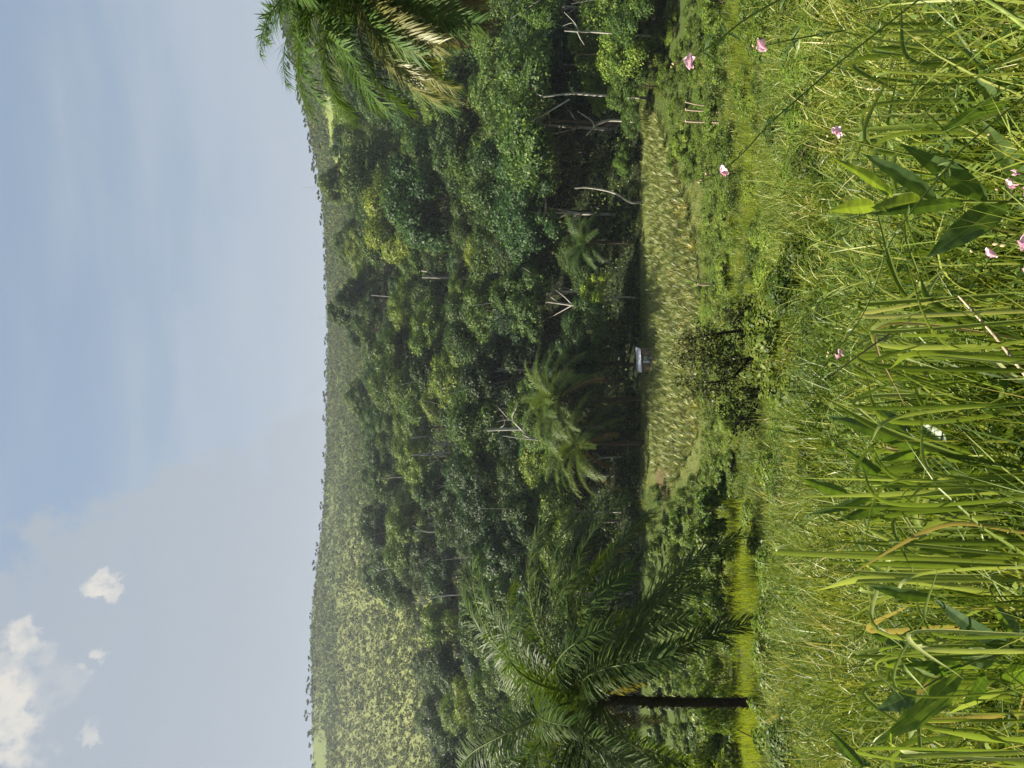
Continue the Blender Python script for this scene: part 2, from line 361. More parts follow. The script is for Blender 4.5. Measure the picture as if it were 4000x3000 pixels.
for i, kw in enumerate((dict(R0=1.6, H0=2.4, zb=-.1, lobes=16, per=230, leaf=.21), dict(R0=2.0, H0=2.0, zb=-.2, lobes=18, per=240, leaf=.17), dict(R0=1.3, H0=3.0, zb=-.1, lobes=16, per=200, leaf=.26, droop=.6),
                        dict(R0=1.7, H0=2.2, zb=-.2, lobes=13, per=240, leaf=.15))):
    (V, Fc, T), cen = crown(60 + i, **kw)
    tr = trunk_with_limbs(60 + i, cen, kw['H0'] * .6, .05, .3, 8, 5)
    SHRUBS.append((mesh('foliage', V, Fc, M_shrub, T), mesh('stems', tr[0], tr[1], M_bark, smooth_=True)))
def plant_tree(kind, p, sc, rz, color, label, group, name='forest_tree', cat='tree', zs=1.0):
    cr, tk, kw = TREES[kind]
    o = thing(name, label, cat, p, group); o.rotation_euler = (0, 0, rz); o.scale = (sc, sc, sc * zs)
    c = obj('crown', cr, o); c.color = (*color, 1)
    obj('trunk', tk, o); return o
def plant_shrub(kind, p, sc, rz, color, label, group, name='shrub', zs=1.0):
    o = thing(name, label, 'shrub', p, group); o.rotation_euler = (0, 0, rz); o.scale = (sc, sc, sc * zs)
    f = obj('foliage', SHRUBS[kind][0], o); f.color = (*color, 1); obj('stems', SHRUBS[kind][1], o); return o

# ------------------------------------------------------------------ the forest wall beyond the field
rng = np.random.RandomState(5)
def tree_color():
    k = rng.random()
    if k < .48: return np.array([.92, 1, .9]) * rng.uniform(.55, 1.15)
    if k < .72: return np.array([1.3, 1.3, .75]) * rng.uniform(.8, 1.3)
    if k < .9: return np.array([.75, 1.0, 1.15]) * rng.uniform(.55, 1.05)
    return np.array([1.7, 1.45, .9]) * rng.uniform(.9, 1.3)
CLEAR = [(2020, 1673, 112), (1940, 1676, 112), (2080, 1705, 108), (2010, 1640, 108), (2000, 1580, 108), (1680, 1715, 205), (1620, 1710, 205), (1670, 1775, 200), (1690, 1083, 190), (1655, 1070, 190), (2240, 120, 84), (2200, 370, 92), (2140, 430, 92), (2350, 735, 95),
         (2320, 490, 97), (1650, 2075, 200), (1670, 2345, 190), (1490, 2235, 240), (1540, 1157, 230), (2280, 945, 98)]
GROUPF = 'forest trees beyond the field'
ntree = 0; Y = 99.0; row = 0; front = []
while Y < 318:
    s = 9.7 + (Y - 97) * .050
    xs = np.arange(-.62 * Y, .62 * Y, s) + rng.uniform(0, s)
    for x in xs:
        yy = Y + rng.normal(0, s * .22); x += rng.normal(0, s * .2)
        px, py = topix(x, yy, height(x, yy))
        if abs(x / yy) > .585 or rng.random() < .08: continue
        if yy < 97: yy = 97 + rng.random()
        if py > 2290 and yy > 250 and rng.random() < .25: continue
        if row == 0 and 1330 < py < 1480: yy += 5                        # room for the hut
        kind = int(rng.choice(7, p=[.2, .17, .18, .17, .06, .17, .05])); sc = rng.uniform(.78, 1.36) * (1 + (Y - 100) * .0012) * (1.0 if row else .82)
        if py > 2300 and yy > 220: sc *= .75
        elif rng.random() < .10: sc *= 1.32
        kw_ = TREES[kind][2]
        for (qx, qy, qY) in CLEAR:
            cx, cyy = topix(x, yy, height(x, yy) + (kw_['zb'] + kw_['H0'] * .5) * sc); rr_ = 1.15 * max(kw_['R0'], kw_['H0'] * .55) * sc / yy * F
            if yy < qY + 2 and math.hypot(cx - qx, cyy - qy) < rr_: sc *= .62
        if sc < .2: continue
        if row == 0: lab = 'broadleaf tree in the forest front row, rooted at the far edge of the field'
        elif Y < 180: lab = 'dense green broadleaf tree in the lower forest slope behind the front row'
        else: lab = 'green broadleaf tree high on the forest slope, crown among many others'
        plant_tree(kind, (x, yy, float(height(x, yy)) - .2), sc, rng.uniform(0, 6.28), tree_color(), lab, GROUPF, zs=rng.uniform(.88, 1.18))
        ntree += 1
    Y += s * .95; row += 1
print('forest trees', ntree)

# undergrowth below the trees
n = 170000; aa = rng.uniform(-.62, .62, n); yy = 95.5 + (rng.random(n) ** 1.05) * 228; xx = aa * yy
P = np.stack([xx, yy, height(xx, yy) + (rng.random(n) ** 1.5) * (2.4 + 3.2 * np.clip((yy - 100) / 40, 0, 1) * np.clip(.5 + 1.2 * wob(xx * .35, yy * .3), 0, 1.4))], 1)
px, py = topix(P[:, 0], P[:, 1], P[:, 2]); keep = ~((yy < 99) & (py > 1340) & (py < 1475))
v = leaves(P[keep], rng.normal(size=(keep.sum(), 3)) * .6 + [0, -.3, .6], rng.uniform(.35, .8, keep.sum()) * np.clip(P[keep, 1] / 150, .8, 1.5), rng, .5)
o = obj('undergrowth', mesh('undergrowth', *v[:2], M_tree, v[2])); o.color = (.8, .85, .8, 1)
prop(o, 'dark leafy undergrowth covering the forest floor under the trees', 'undergrowth', kind='stuff')

# ------------------------------------------------------------------ pale and bare trees standing out of the forest
def bare_tree(label, lines, Y, mat=M_pale, group=None, name='bare_tree'):
    """lines: pixel polylines with end radii in photo pixels; the first is the trunk and is carried down to the ground"""
    p0 = at(*lines[0][0][0], Y); gz = float(height(p0.x, p0.y)); base = Vector((p0.x, p0.y, gz - .3))
    o = thing(name, label, 'tree', base, group); r2 = np.random.RandomState(len(label)); sc = Y / F
    br = []
    for i, (pts, r0, r1) in enumerate(lines):
        w = [at(x, y, Y) + Vector((0, (r2.normal(0, .4) if (i and j) else 0) , 0)) - base for j, (x, y) in enumerate(pts)]
        if i == 0: w = [Vector((0.1, .0, 0))] + w
        k = 4 * len(w); c = curve(w, k); r = np.linspace(r0, r1, k) * sc
        if i == 0: t = tube(c, r, 8); obj('trunk', mesh('trunk', t[0], t[1], mat, smooth_=True), o)
        else: br.append(tube(c, r, 5))
    if br: b = join(br); obj('branches', mesh('branches', b[0], b[1], mat, smooth_=True), o)
    return o
bare_tree('tall straight white tree trunk rising bare behind the oil palms by the hut', [([(2135, 1673), (2000, 1676), (1900, 1680)], 9, 5)], 112)
bare_tree('white bare tree with wide forking branches beside the tall white trunk', [([(2150, 1722), (2070, 1708), (2040, 1695)], 5, 3.5), ([(2066, 1707), (2020, 1660), (2005, 1645), (1990, 1640), (1965, 1641), (1940, 1648)], 3.5, 1.2),
     ([(2008, 1648), (2003, 1625), (2012, 1590), (2018, 1560)], 2.5, 1), ([(1990, 1640), (1970, 1620), (1945, 1592)], 2, .8), ([(1972, 1640), (1966, 1660), (1955, 1672)], 1.8, .8), ([(2135, 1720), (2040, 1712), (1965, 1702)], 4, 1.5)], 108)
bare_tree('pale trunk with a sharp bend high on the forest slope', [([(1748, 1734), (1705, 1730), (1675, 1706), (1640, 1707), (1600, 1712)], 5, 3)], 205)
bare_tree('twin pale slender trunks side by side high on the forest slope', [([(1745, 1768), (1680, 1770), (1605, 1778)], 3.5, 2), ([(1745, 1781), (1660, 1778), (1610, 1775)], 3, 1.8)], 200)
bare_tree('short thick white trunk with a side limb in a dark gap of the forest', [([(1735, 1085), (1690, 1083), (1648, 1083)], 6, 3.5), ([(1700, 1083), (1675, 1064), (1645, 1057)], 3, 2)], 190)
bare_tree('thin pale trunk arching out over the pineapple field from dark shade', [([(2462, 790), (2395, 752), (2300, 733), (2245, 735)], 5, 3)], 95)
bare_tree('pale forked branch tree rising among bright green leaves at the forest edge', [([(2340, 126), (2270, 124), (2205, 120)], 4.5, 2.5), ([(2262, 124), (2235, 95), (2200, 100)], 2.5, 1), ([(2255, 124), (2270, 150), (2290, 165)], 2, .8), ([(2262, 123), (2245, 85), (2200, 55)], 2.2, 1)], 84)
bare_tree('pale trunk with long slanting limb beside the bright green edge trees', [([(2310, 370), (2230, 366), (2120, 378)], 6, 3), ([(2225, 388), (2150, 430), (2075, 478)], 3.5, 2), ([(2130, 378), (2100, 360), (2090, 340)], 2, 1)], 92)
bare_tree('grey forked trunk in the dark hollow at the forest edge', [([(2385, 470), (2340, 482), (2318, 500), (2290, 530)], 6, 4), ([(2322, 498), (2305, 478), (2255, 435)], 4, 2)], 97)
for k, (ln, Yt, lb) in enumerate((([(1690, 2078), (1650, 2073), (1618, 2075)], 200, 'thin white trunk low in the forest on the side of the grassy hill'),
                     ([(1722, 2328), (1670, 2348), (1610, 2352)], 190, 'slender white leaning trunk at the lower end of the forest near the tall palm'),
                     ([(1525, 2220), (1485, 2230), (1468, 2248)], 240, 'thin curved pale trunk at the forest margin below the grassy hill'),
                     ([(1620, 1155), (1560, 1160), (1450, 1153)], 230, 'thin bare trunk poking out below the scrubby far hill'))):
    bare_tree(lb, [(ln, 3.0, 1.6), ([ln[1], (ln[1][0] - 30, ln[1][1] + 26)], 1.6, .7), ([ln[1], (ln[1][0] - 40, ln[1][1] - 22)], 1.6, .7)], Yt)
# ------------------------------------------------------------------ palms
def frond_mesh(seed, pitch, bend, L, mat, nl=104, ll=.85, lw=.045, hang=.5):
    ll *= (5 / L) ** .75; lw *= (5 / L) ** .6; r2 = np.random.RandomState(seed); K = 26
    s = np.linspace(0, 1, K); th = R(pitch) - R(bend) * s ** 1.25
    d = np.stack([np.cos(th), .10 * np.sin(s * 2.2 + seed) , np.sin(th)], 1); pts = np.vstack([[0, 0, 0], np.cumsum(nrm(d) * L / K, 0)])[:K]
    parts = [tube(pts, np.linspace(.035, .006, K) * L / 5, 5, .85)]
    q = np.linspace(.16, .995, nl); ix = q * (K - 1); i0 = np.minimum(ix.astype(int), K - 2); fr = (ix - i0)[:, None]
    P = pts[i0] * (1 - fr) + pts[i0 + 1] * fr; D = nrm(pts[i0 + 1] - pts[i0]); sidev = nrm(np.cross(D, [0, 0, 1.0]) + 1e-6); upv = np.cross(sidev, D)
    len_ = ll * L / 5 * (.35 + .75 * np.sin(np.clip((q - .05) / .95, 0, 1) * math.pi * .80 + .25))
    for sg in (-1, 1):
        j = r2.normal(0, .13, (nl, 3))
        dd = nrm(sidev * sg * (.85) + D * (.45 + .5 * q[:, None]) + upv * r2.choice([.45, .12, -.15], nl)[:, None] + j)
        parts.append(strips(P, dd, len_ * r2.uniform(.85, 1.1, nl), lw * L / 5 * r2.uniform(.8, 1.2, nl), hang * r2.uniform(.6, 1.5, nl), 3, np.cross(dd, upv), np.clip(r2.normal(.5, .2, nl), 0, 1), prof=[.5, 1, .75, .08]))
    V, Fc, T = join(parts); return mesh('frond', V, Fc, mat, T)
FR = {}
def fronds_for(L):
    if L not in FR:
        FR[L] = ([frond_mesh(10 + i, p, b, L, M_palm) for i, (p, b) in enumerate(((70, 78), (60, 92), (52, 95), (43, 92), (34, 86), (24, 80), (10, 72), (-8, 62), (-24, 52)))],
                 [frond_mesh(30 + i, p, b, L, M_old, hang=.8) for i, (p, b) in enumerate(((0, 70), (-18, 58)))],
                 [frond_mesh(40 + i, p, b, L * .82, M_dry, hang=1.1, lw=.035) for i, (p, b) in enumerate(((-30, 50), (-48, 38), (-60, 26)))])
    return FR[L]
def palm(label, top, L, n, seed, dry=6, old=4, group=None, tr=.2, color=(1, 1, 1), lean=0.0, dsc=1.0):
    r2 = np.random.RandomState(seed); gz = float(height(top.x, top.y)); h = top.z - gz
    o = thing('oil_palm', label, 'palm tree', (top.x, top.y, gz), group)
    # trunk with rings of old leaf bases
    K = 60; z = np.linspace(-.4, h, K); rad = tr * (1.18 - .18 * z / h) * (1 + .10 * ((np.arange(K) % 2) - .5)) ; rad[-6:] *= 1.25
    t = tube(np.stack([.12 * np.sin(z * .4 + seed) * (1 - z / h) + lean * (1 - z / h), .1 * np.sin(z * .3) * (1 - z / h), z], 1), rad, 12)
    sp = []
    for k in range(int(h * 22)):
        zz = r2.uniform(.2, h); an = r2.uniform(0, 6.28); c = np.array([math.cos(an), math.sin(an), 0])
        sp.append((c * tr * .95 + [lean * (1 - zz / h), 0, zz], c * .8 + np.array([0, 0, 1.0])))
    st = strips(np.array([a for a, b in sp]), np.array([b for a, b in sp]), .28, .12, -.1, 2)
    V, Fc, T = join([t, st]); obj('trunk', mesh('trunk', V, Fc, M_palmtrunk, smooth_=False), o)
    G, O_, D_ = fronds_for(L); k0 = r2.uniform(0, 360)
    def add(me, az, roll):
        f = obj('frond', me, o, (0.05, 0, h)); f.rotation_euler = Euler((R(roll), R(r2.uniform(-6, 6)), R(az)), 'XYZ'); f.color = (*color, 1)
        s = r2.uniform(.9, 1.08); f.scale = (s, s, s); return f
    for i in range(n):
        gi = min(len(G) - 1, int(i / n * len(G))); az = k0 + i * 137.5 + r2.uniform(-12, 12); off = abs((az - 270 + 180) % 360 - 180)
        if gi >= 4 and off < (48 if gi >= 6 else 26): continue      # fronds that hung before the trunk have dropped
        add(G[gi], az, r2.uniform(-14, 14))
    hid = lambda a: abs((a - 270 + 180) % 360 - 180) < 50
    for i in range(old):
        if hid(k0 + 40 + i * 137.5): continue
        prop(add(O_[i % 2], k0 + 40 + i * 137.5, r2.uniform(-10, 10)), 'yellowing lower frond')
    for i in range(dry):
        if hid(k0 + 75 + i * 137.5): continue
        f = prop(add(D_[i % 3], k0 + 75 + i * 137.5, r2.uniform(-10, 10)), 'dead brown hanging frond'); f.scale = f.scale * dsc
    return o
palm('tall oil palm standing alone on the slope with a dark straight trunk', at(2345, 2735, 27), 8.8, 66, 3, dry=3, old=3, tr=.17, color=(1.08, 1.0, .72), lean=-.65, dsc=.55)
palm('oil palm half out of the frame against the sky, with dead hanging fronds', at(1395, -120, 23), 5.3, 58, 8, dry=16, old=18, tr=.22, color=(1.25, 1.25, 1.1), lean=1.9)
palm('oil palm at the frame edge seen only by its lowest fronds above the edge trees', at(2130, -420, 44), 5.0, 22, 12, dry=3, old=3, tr=.2)
GP = 'oil palms at the far edge of the field'
palm('oil palm with the highest crown in the clump next to the tin hut', at(2185, 1560, 95), 9.0, 48, 21, dry=2, old=3, tr=.28, group=GP, color=(1.3, 1.15, .8))
palm('oil palm with the lower, browner crown in the clump beside the tin hut', at(2270, 1735, 94), 8.4, 46, 33, dry=3, old=4, tr=.28, group=GP, color=(1.35, 1.15, .75))
palm('small pale oil palm in shade under the forest edge, far from the hut', at(2300, 945, 98), 5.4, 22, 14, dry=0, old=0, tr=.2, group=GP, color=(.8, .85, .8))
palm('oil palm leaning its fronds right above the roof of the tin hut', at(2265, 1420, 98), 5.4, 20, 17, dry=2, old=1, tr=.22, group=GP)

# ------------------------------------------------------------------ pineapple field
def rosette(seed):
    r2 = np.random.RandomState(seed); n = 34; an = np.arange(n) * 2.39996 + r2.normal(0, .2, n); k = np.arange(n) / n
    el = np.radians(80 - 62 * (1 - k) + r2.normal(0, 6, n)); el = el[::-1]
    d = np.stack([np.cos(an) * np.cos(el), np.sin(an) * np.cos(el), np.sin(el)], 1)
    V, Fc, T = strips(d * .04, d, r2.uniform(.75, 1.15, n), .075, r2.uniform(.5, 1.1, n), 4, None, np.clip(r2.normal(.5, .25, n), 0, 1), prof=[1, .95, .75, .45, .03])
    return V, Fc, T
ROS = [rosette(i) for i in range(5)]
ROSM = [mesh('pineapple_plant', *r_[:2], M_pine, r_[2]) for r_ in ROS]
def in_field(px, py):
    far = np.interp(py, [430, 560, 1350, 1480, 1950], [2512, 2525, 2552, 2545, 2565]); near = np.interp(py, [430, 560, 700, 900, 1300, 1600, 1750, 1900, 1960], [2560, 2610, 2660, 2715, 2755, 2745, 2715, 2640, 2590])
    bare = np.hypot((px - 2590) / 30, (py - 1890) / 75) < 1
    return (px > far) & (px < near) & (py > 430) & (py < 1940) & ~bare
spots = []
for yy in np.arange(70, 95.5, 1.05):
    for x in np.arange(-22, 40, .88):
        x2, y2 = x + rng.normal(0, .24) , yy + rng.normal(0, .2); z = float(height(x2, y2)); px, py = topix(x2, y2, z)
        if in_field(px, py): spots.append((y2, x2, z))
spots.sort()
print('pineapples', len(spots))
for i, (y, x, z) in enumerate(spots[:300]):
    o = obj('pineapple_plant', ROSM[i % 5], None, (x, y, z)); o.rotation_euler = (rng.normal(0, .08), rng.normal(0, .08), rng.uniform(0, 6.28)); s = rng.uniform(.7, 1.45); o.scale = (s, s, s * rng.uniform(.9, 1.4))
    o.color = (*(np.array([1, 1, 1]) * rng.uniform(.6, 1.3) * (np.array([1.3, 1.1, .8]) if rng.random() < .1 else 1)), 1)
    prop(o, 'spiky grey green pineapple plant in the rows of the nearer part of the field', 'pineapple plant', 'pineapple plants in the field')
parts = []
for i, (y, x, z) in enumerate(spots[300:]):
    V, Fc, T = ROS[i % 5]; a = rng.uniform(0, 6.28); s = rng.uniform(.85, 1.3)
    parts.append((V @ np.array([[math.cos(a), math.sin(a), 0], [-math.sin(a), math.cos(a), 0], [0, 0, 1]]) * s + [x, y, z], Fc, T))
if parts:
    v = join(parts); prop(obj('pineapple_rows', mesh('pineapple_rows', *v[:2], M_pine, v[2])), 'far rows of pineapple plants reaching to the forest shade', 'pineapple plants', kind='stuff')

# ------------------------------------------------------------------ tin-roofed hut at the far edge of the field
def hut():
    b = ground_hit(2549, 1405)
    o = thing('field_hut', 'small plank hut with a pale sheet metal roof at the far edge of the field', 'hut', b); o.rotation_euler = (0, 0, R(-8))
    tin, t, out = newmat('sheet_metal'); tcn = N(t, 'ShaderNodeTexCoord'); f = noise(t, tcn.outputs['Object'], 3, 5, .6)
    c = ramp(t, f, ((.35, (.38, .42, .48)), (.7, (.62, .66, .72)))); p = N(t, 'ShaderNodeBsdfPrincipled'); p.inputs['Roughness'].default_value = .35; p.inputs['Metallic'].default_value = .25
    link(t, c, p.inputs['Base Color']); link(t, p.outputs[0], out.inputs[0])
    dark = bark_mat('dark_planks', (.13, .085, .065), (.30, .215, .165), 8, stretch=(3, 3, .4)); rust = bark_mat('rusty_panel', (.16, .06, .025), (.26, .12, .06), 9)
    grey = bark_mat('pale_panel', (.5, .55, .52), (.75, .8, .77), 5); white = bark_mat('white_sheet', (.70, .74, .78), (.85, .87, .9), 3); moss = bark_mat('mossy_panel', (.22, .25, .2), (.48, .52, .44), 11)
    # roof: corrugated, falls to the left and to the front
    nx, ny = 90, 6; x = np.linspace(-1.62, 1.60, nx); y = np.linspace(-.86, .80, ny); X, Yg = np.meshgrid(x, y)
    Z = 1.98 + .11 * X + .05 * (Yg + .2) + .012 * np.sin(X * 50) + .02 * np.sin(Yg * 2 + X)
    top = np.stack([X + .05 * Yg, Yg, Z], -1).reshape(-1, 3); bot = top - [0, 0, .03]; i = np.arange(nx * ny).reshape(ny, nx)
    q = np.stack([i[:-1, :-1], i[:-1, 1:], i[1:, 1:], i[1:, :-1]], -1).reshape(-1, 4); ed = np.concatenate([i[0], i[1:, -1], i[-1, -2::-1], i[-2:0:-1, 0]]); e2 = np.roll(ed, -1)
    Fr = np.concatenate([q, q[:, ::-1] + nx * ny, np.stack([ed, ed + nx * ny, e2 + nx * ny, e2], -1)])
    obj('roof', mesh('roof', np.concatenate([top, bot]), Fr, tin), o)
    def part(name, lst, mat, par=o): return obj(name, mesh(name, *boxes(lst), mat), par)
    wl = part('wall', [(-1.25, -.62, -.3, -.36, -.56, 1.70), (-.36, -.62, -.3, .62, -.56, .72), (.62, -.62, -.3, 1.25, -.56, 1.95), (-1.25, -.56, -.3, -1.19, .6, 1.78), (1.19, -.56, -.3, 1.25, .6, 2.0), (-1.19, .56, -.3, 1.19, .62, 1.82), (-.36, -.62, 1.58, .62, -.56, 1.80)], dark)
    part('panel', [(-.30, -.655, .74, .55, -.63, 1.5)], moss); part('panel', [(-.36, -.69, .74, -.12, -.66, 1.56)], grey); part('panel', [(-.95, -.655, .50, -.42, -.63, .86)], rust)
    part('panel', [(-.38, -.72, .70, -.08, -.70, .98)], white); part('panel', [(-.42, -.66, .22, -.10, -.63, .60)], moss)
    for (px_, py_) in ((-1.45, -.78), (1.45, -.78), (-1.45, .7), (1.45, .7)):
        tt = tube([(px_, py_, -.3), (px_ + .02, py_, 1.0), (px_, py_, 1.94 + .11 * px_ + .05 * (py_ + .2))], .045, 6); obj('post', mesh('post', tt[0], tt[1], M_wood), o)
    # crumpled white sheet leaning at the foot of the wall
    K = 9; xs_, zs_ = np.meshgrid(np.linspace(0, 1, K), np.linspace(0, 1, K)); Vv = np.stack([.25 + xs_ * .75 * (1 - .75 * zs_), -.95 + zs_ * .22 + .05 * np.sin(xs_ * 14 + zs_ * 5), .05 + zs_ * .68 + .05 * np.sin(xs_ * 9)], -1).reshape(-1, 3); i = np.arange(K * K).reshape(K, K)
    prop(obj('tarp', mesh('tarp', Vv, np.stack([i[:-1, :-1], i[:-1, 1:], i[1:, 1:], i[1:, :-1]], -1).reshape(-1, 4), white)), 'crumpled white sheet leaning against the foot of the tin roofed hut', 'tarpaulin').matrix_world = Matrix.Translation(b) @ Matrix.Rotation(R(-8), 4, 'Z')
    # a few pale sticks on the ground
    for k in range(4):
        p = b + Vector((-.9 + k * .28, -1.3 - .1 * k, .12)); d = Vector((math.cos(k * 1.9), math.sin(k * 1.9) * .4, .45)) * .55
        tt = tube([p - d * .5, p + d * .5], .035, 5); prop(obj('stick', mesh('stick', tt[0], tt[1], M_wood)), 'pale cut stick lying in the small pile before the hut wall', 'stick', 'sticks piled before the hut')
hut()

# ------------------------------------------------------------------ shrubs between the meadow and the field
def shrub_px(px, py, h, wd, color, label, group, kind=None, name='shrub'):
    p = ground_hit(px, py); k = rng.randint(4) if kind is None else kind
    hh = (2.6, 2.0, 3.0, 2.2)[k]; ww = (2.0, 2.4, 1.6, 2.1)[k]
    sc = wd / ww; return plant_shrub(k, (p.x, p.y, p.z - .15), sc, rng.uniform(0, 6.28), color, label, group, name, (h / hh) / sc)
GS = 'shrubs of the thicket between the meadow and the field'
# left thicket (behind the tall palm)
for (py, x0, x1) in ((1960, 2860, 2620), (2060, 2860, 2590), (2160, 2880, 2585), (2260, 2890, 2585), (2360, 2890, 2585), (2460, 2890, 2585), (2560, 2890, 2585), (2660, 2890, 2585), (2760, 2890, 2585), (2860, 2890, 2585), (2960, 2890, 2585), (3060, 2890, 2585)):
    for px in np.arange(x1, x0 + 1, 58):
        h = rng.uniform(1.9, 3.2) * (1.25 if px > 2800 else 1); c = np.array([1, 1, 1]) * rng.uniform(.75, 1.15) * (np.array([.8, .9, .9]) if rng.random() < .3 else 1)
        shrub_px(px + rng.normal(0, 12), py + rng.normal(0, 22), h, rng.uniform(1.6, 2.6), c, 'dense green shrub in the thicket behind the lone tall palm', GS)
# middle: low bushes that leave the field open
for py in np.arange(640, 1960, 74):
    for px in np.arange(2775, 2880, 46):
        if py < 900 and px < 2790: pass
        shrub_px(px + rng.normal(0, 10), py + rng.normal(0, 25), rng.uniform(.7, 1.4), rng.uniform(1.1, 1.9), np.array([1.05, 1.05, .9]) * rng.uniform(.8, 1.25), 'low green bush at the near edge of the pineapple field', 'low bushes along the near edge of the field')
# right thicket
for py in np.arange(-160, 640, 88):
    for px in np.arange(2500, 2880, 50):
        if py > 380 and px < 2640: continue
        big = px < 2640 and py < 330
        shrub_px(px + rng.normal(0, 12), py + rng.normal(0, 22), rng.uniform(2.2, 3.4) if big else rng.uniform(1.2, 2.2), rng.uniform(1.5, 2.5), np.array([.95, 1.0, .75]) * rng.uniform(.65, 1.2), 'bright green shrub in the thicket beside the three cut posts', GS, int(rng.choice([1, 3, 3, 0])))
# leafy edge trees at the right end of the field
for (px, py, Yt, sc, kd) in ((2420, 60, 82, .62, 0), (2400, 200, 86, .66, 3), (2440, 330, 88, .5, 5), (2420, -60, 80, .7, 1), (2340, 70, 91, .78, 3), (2330, 190, 95, .7, 1), (2345, 300, 97, .62, 5), (2475, 470, 92, .30, 0), (2480, 640, 96, .3, 3)):
    p = at(px + 60, py, Yt); plant_tree(kd, (p.x, p.y, float(height(p.x, p.y)) - .3), sc, rng.uniform(0, 6), np.array([1.4, 1.45, 1.0]) * rng.uniform(.8, 1.1), 'small bright green leafy tree at the end of the field away from the hut', 'bright edge trees at the end of the field', 'edge_tree')
p = at(2480, 1165, 97); plant_tree(4, (p.x, p.y, float(height(p.x, p.y))), .62, 1.0, (2.4, 2.2, 1.1), 'small yellow green tree standing out in front of the dark forest near the hut', None, 'small_tree')
# small bushes scattered in the meadow
for (px, py, h, w_) in ((2990, 940, .9, 1.6), (3060, 1010, .8, 1.5), (3130, 1330, .9, 1.5), (2960, 2050, .9, 1.6), (3010, 2150, .8, 1.5), (3080, 1760, .7, 1.3), (3060, 2350, .8, 1.6), (3070, 2560, .7, 1.4), (3040, 2900, .8, 1.5),
                    (2960, 690, .8, 1.5), (2930, 830, .8, 1.4), (3000, 330, .7, 1.3), (2950, 60, 1.0, 1.6), (3080, 120, .7, 1.2)):
    shrub_px(px, py, h, w_, np.array([1, 1, .8]) * rng.uniform(.7, 1.3), 'small leafy bush half hidden in the meadow grass', 'small bushes in the meadow', 3 if rng.random() < .5 else 1, 'low_bush')

for i in range(46):
    px, py = rng.uniform(2890, 3260), rng.uniform(-60, 3050)
    if 1150 < py < 1720 and px < 3120 or (px < 3010 and py > 1950): continue
    k = (3340 - px) / 400; shrub_px(px, py, rng.uniform(.35, .8) * (.5 + k), rng.uniform(.7, 1.3) * (.5 + k), np.array([.8, .85, .7]) * rng.uniform(.5, 1.3), 'small leafy bush half hidden in the meadow grass', 'small bushes in the meadow', 3 if rng.random() < .5 else 1, 'low_bush')

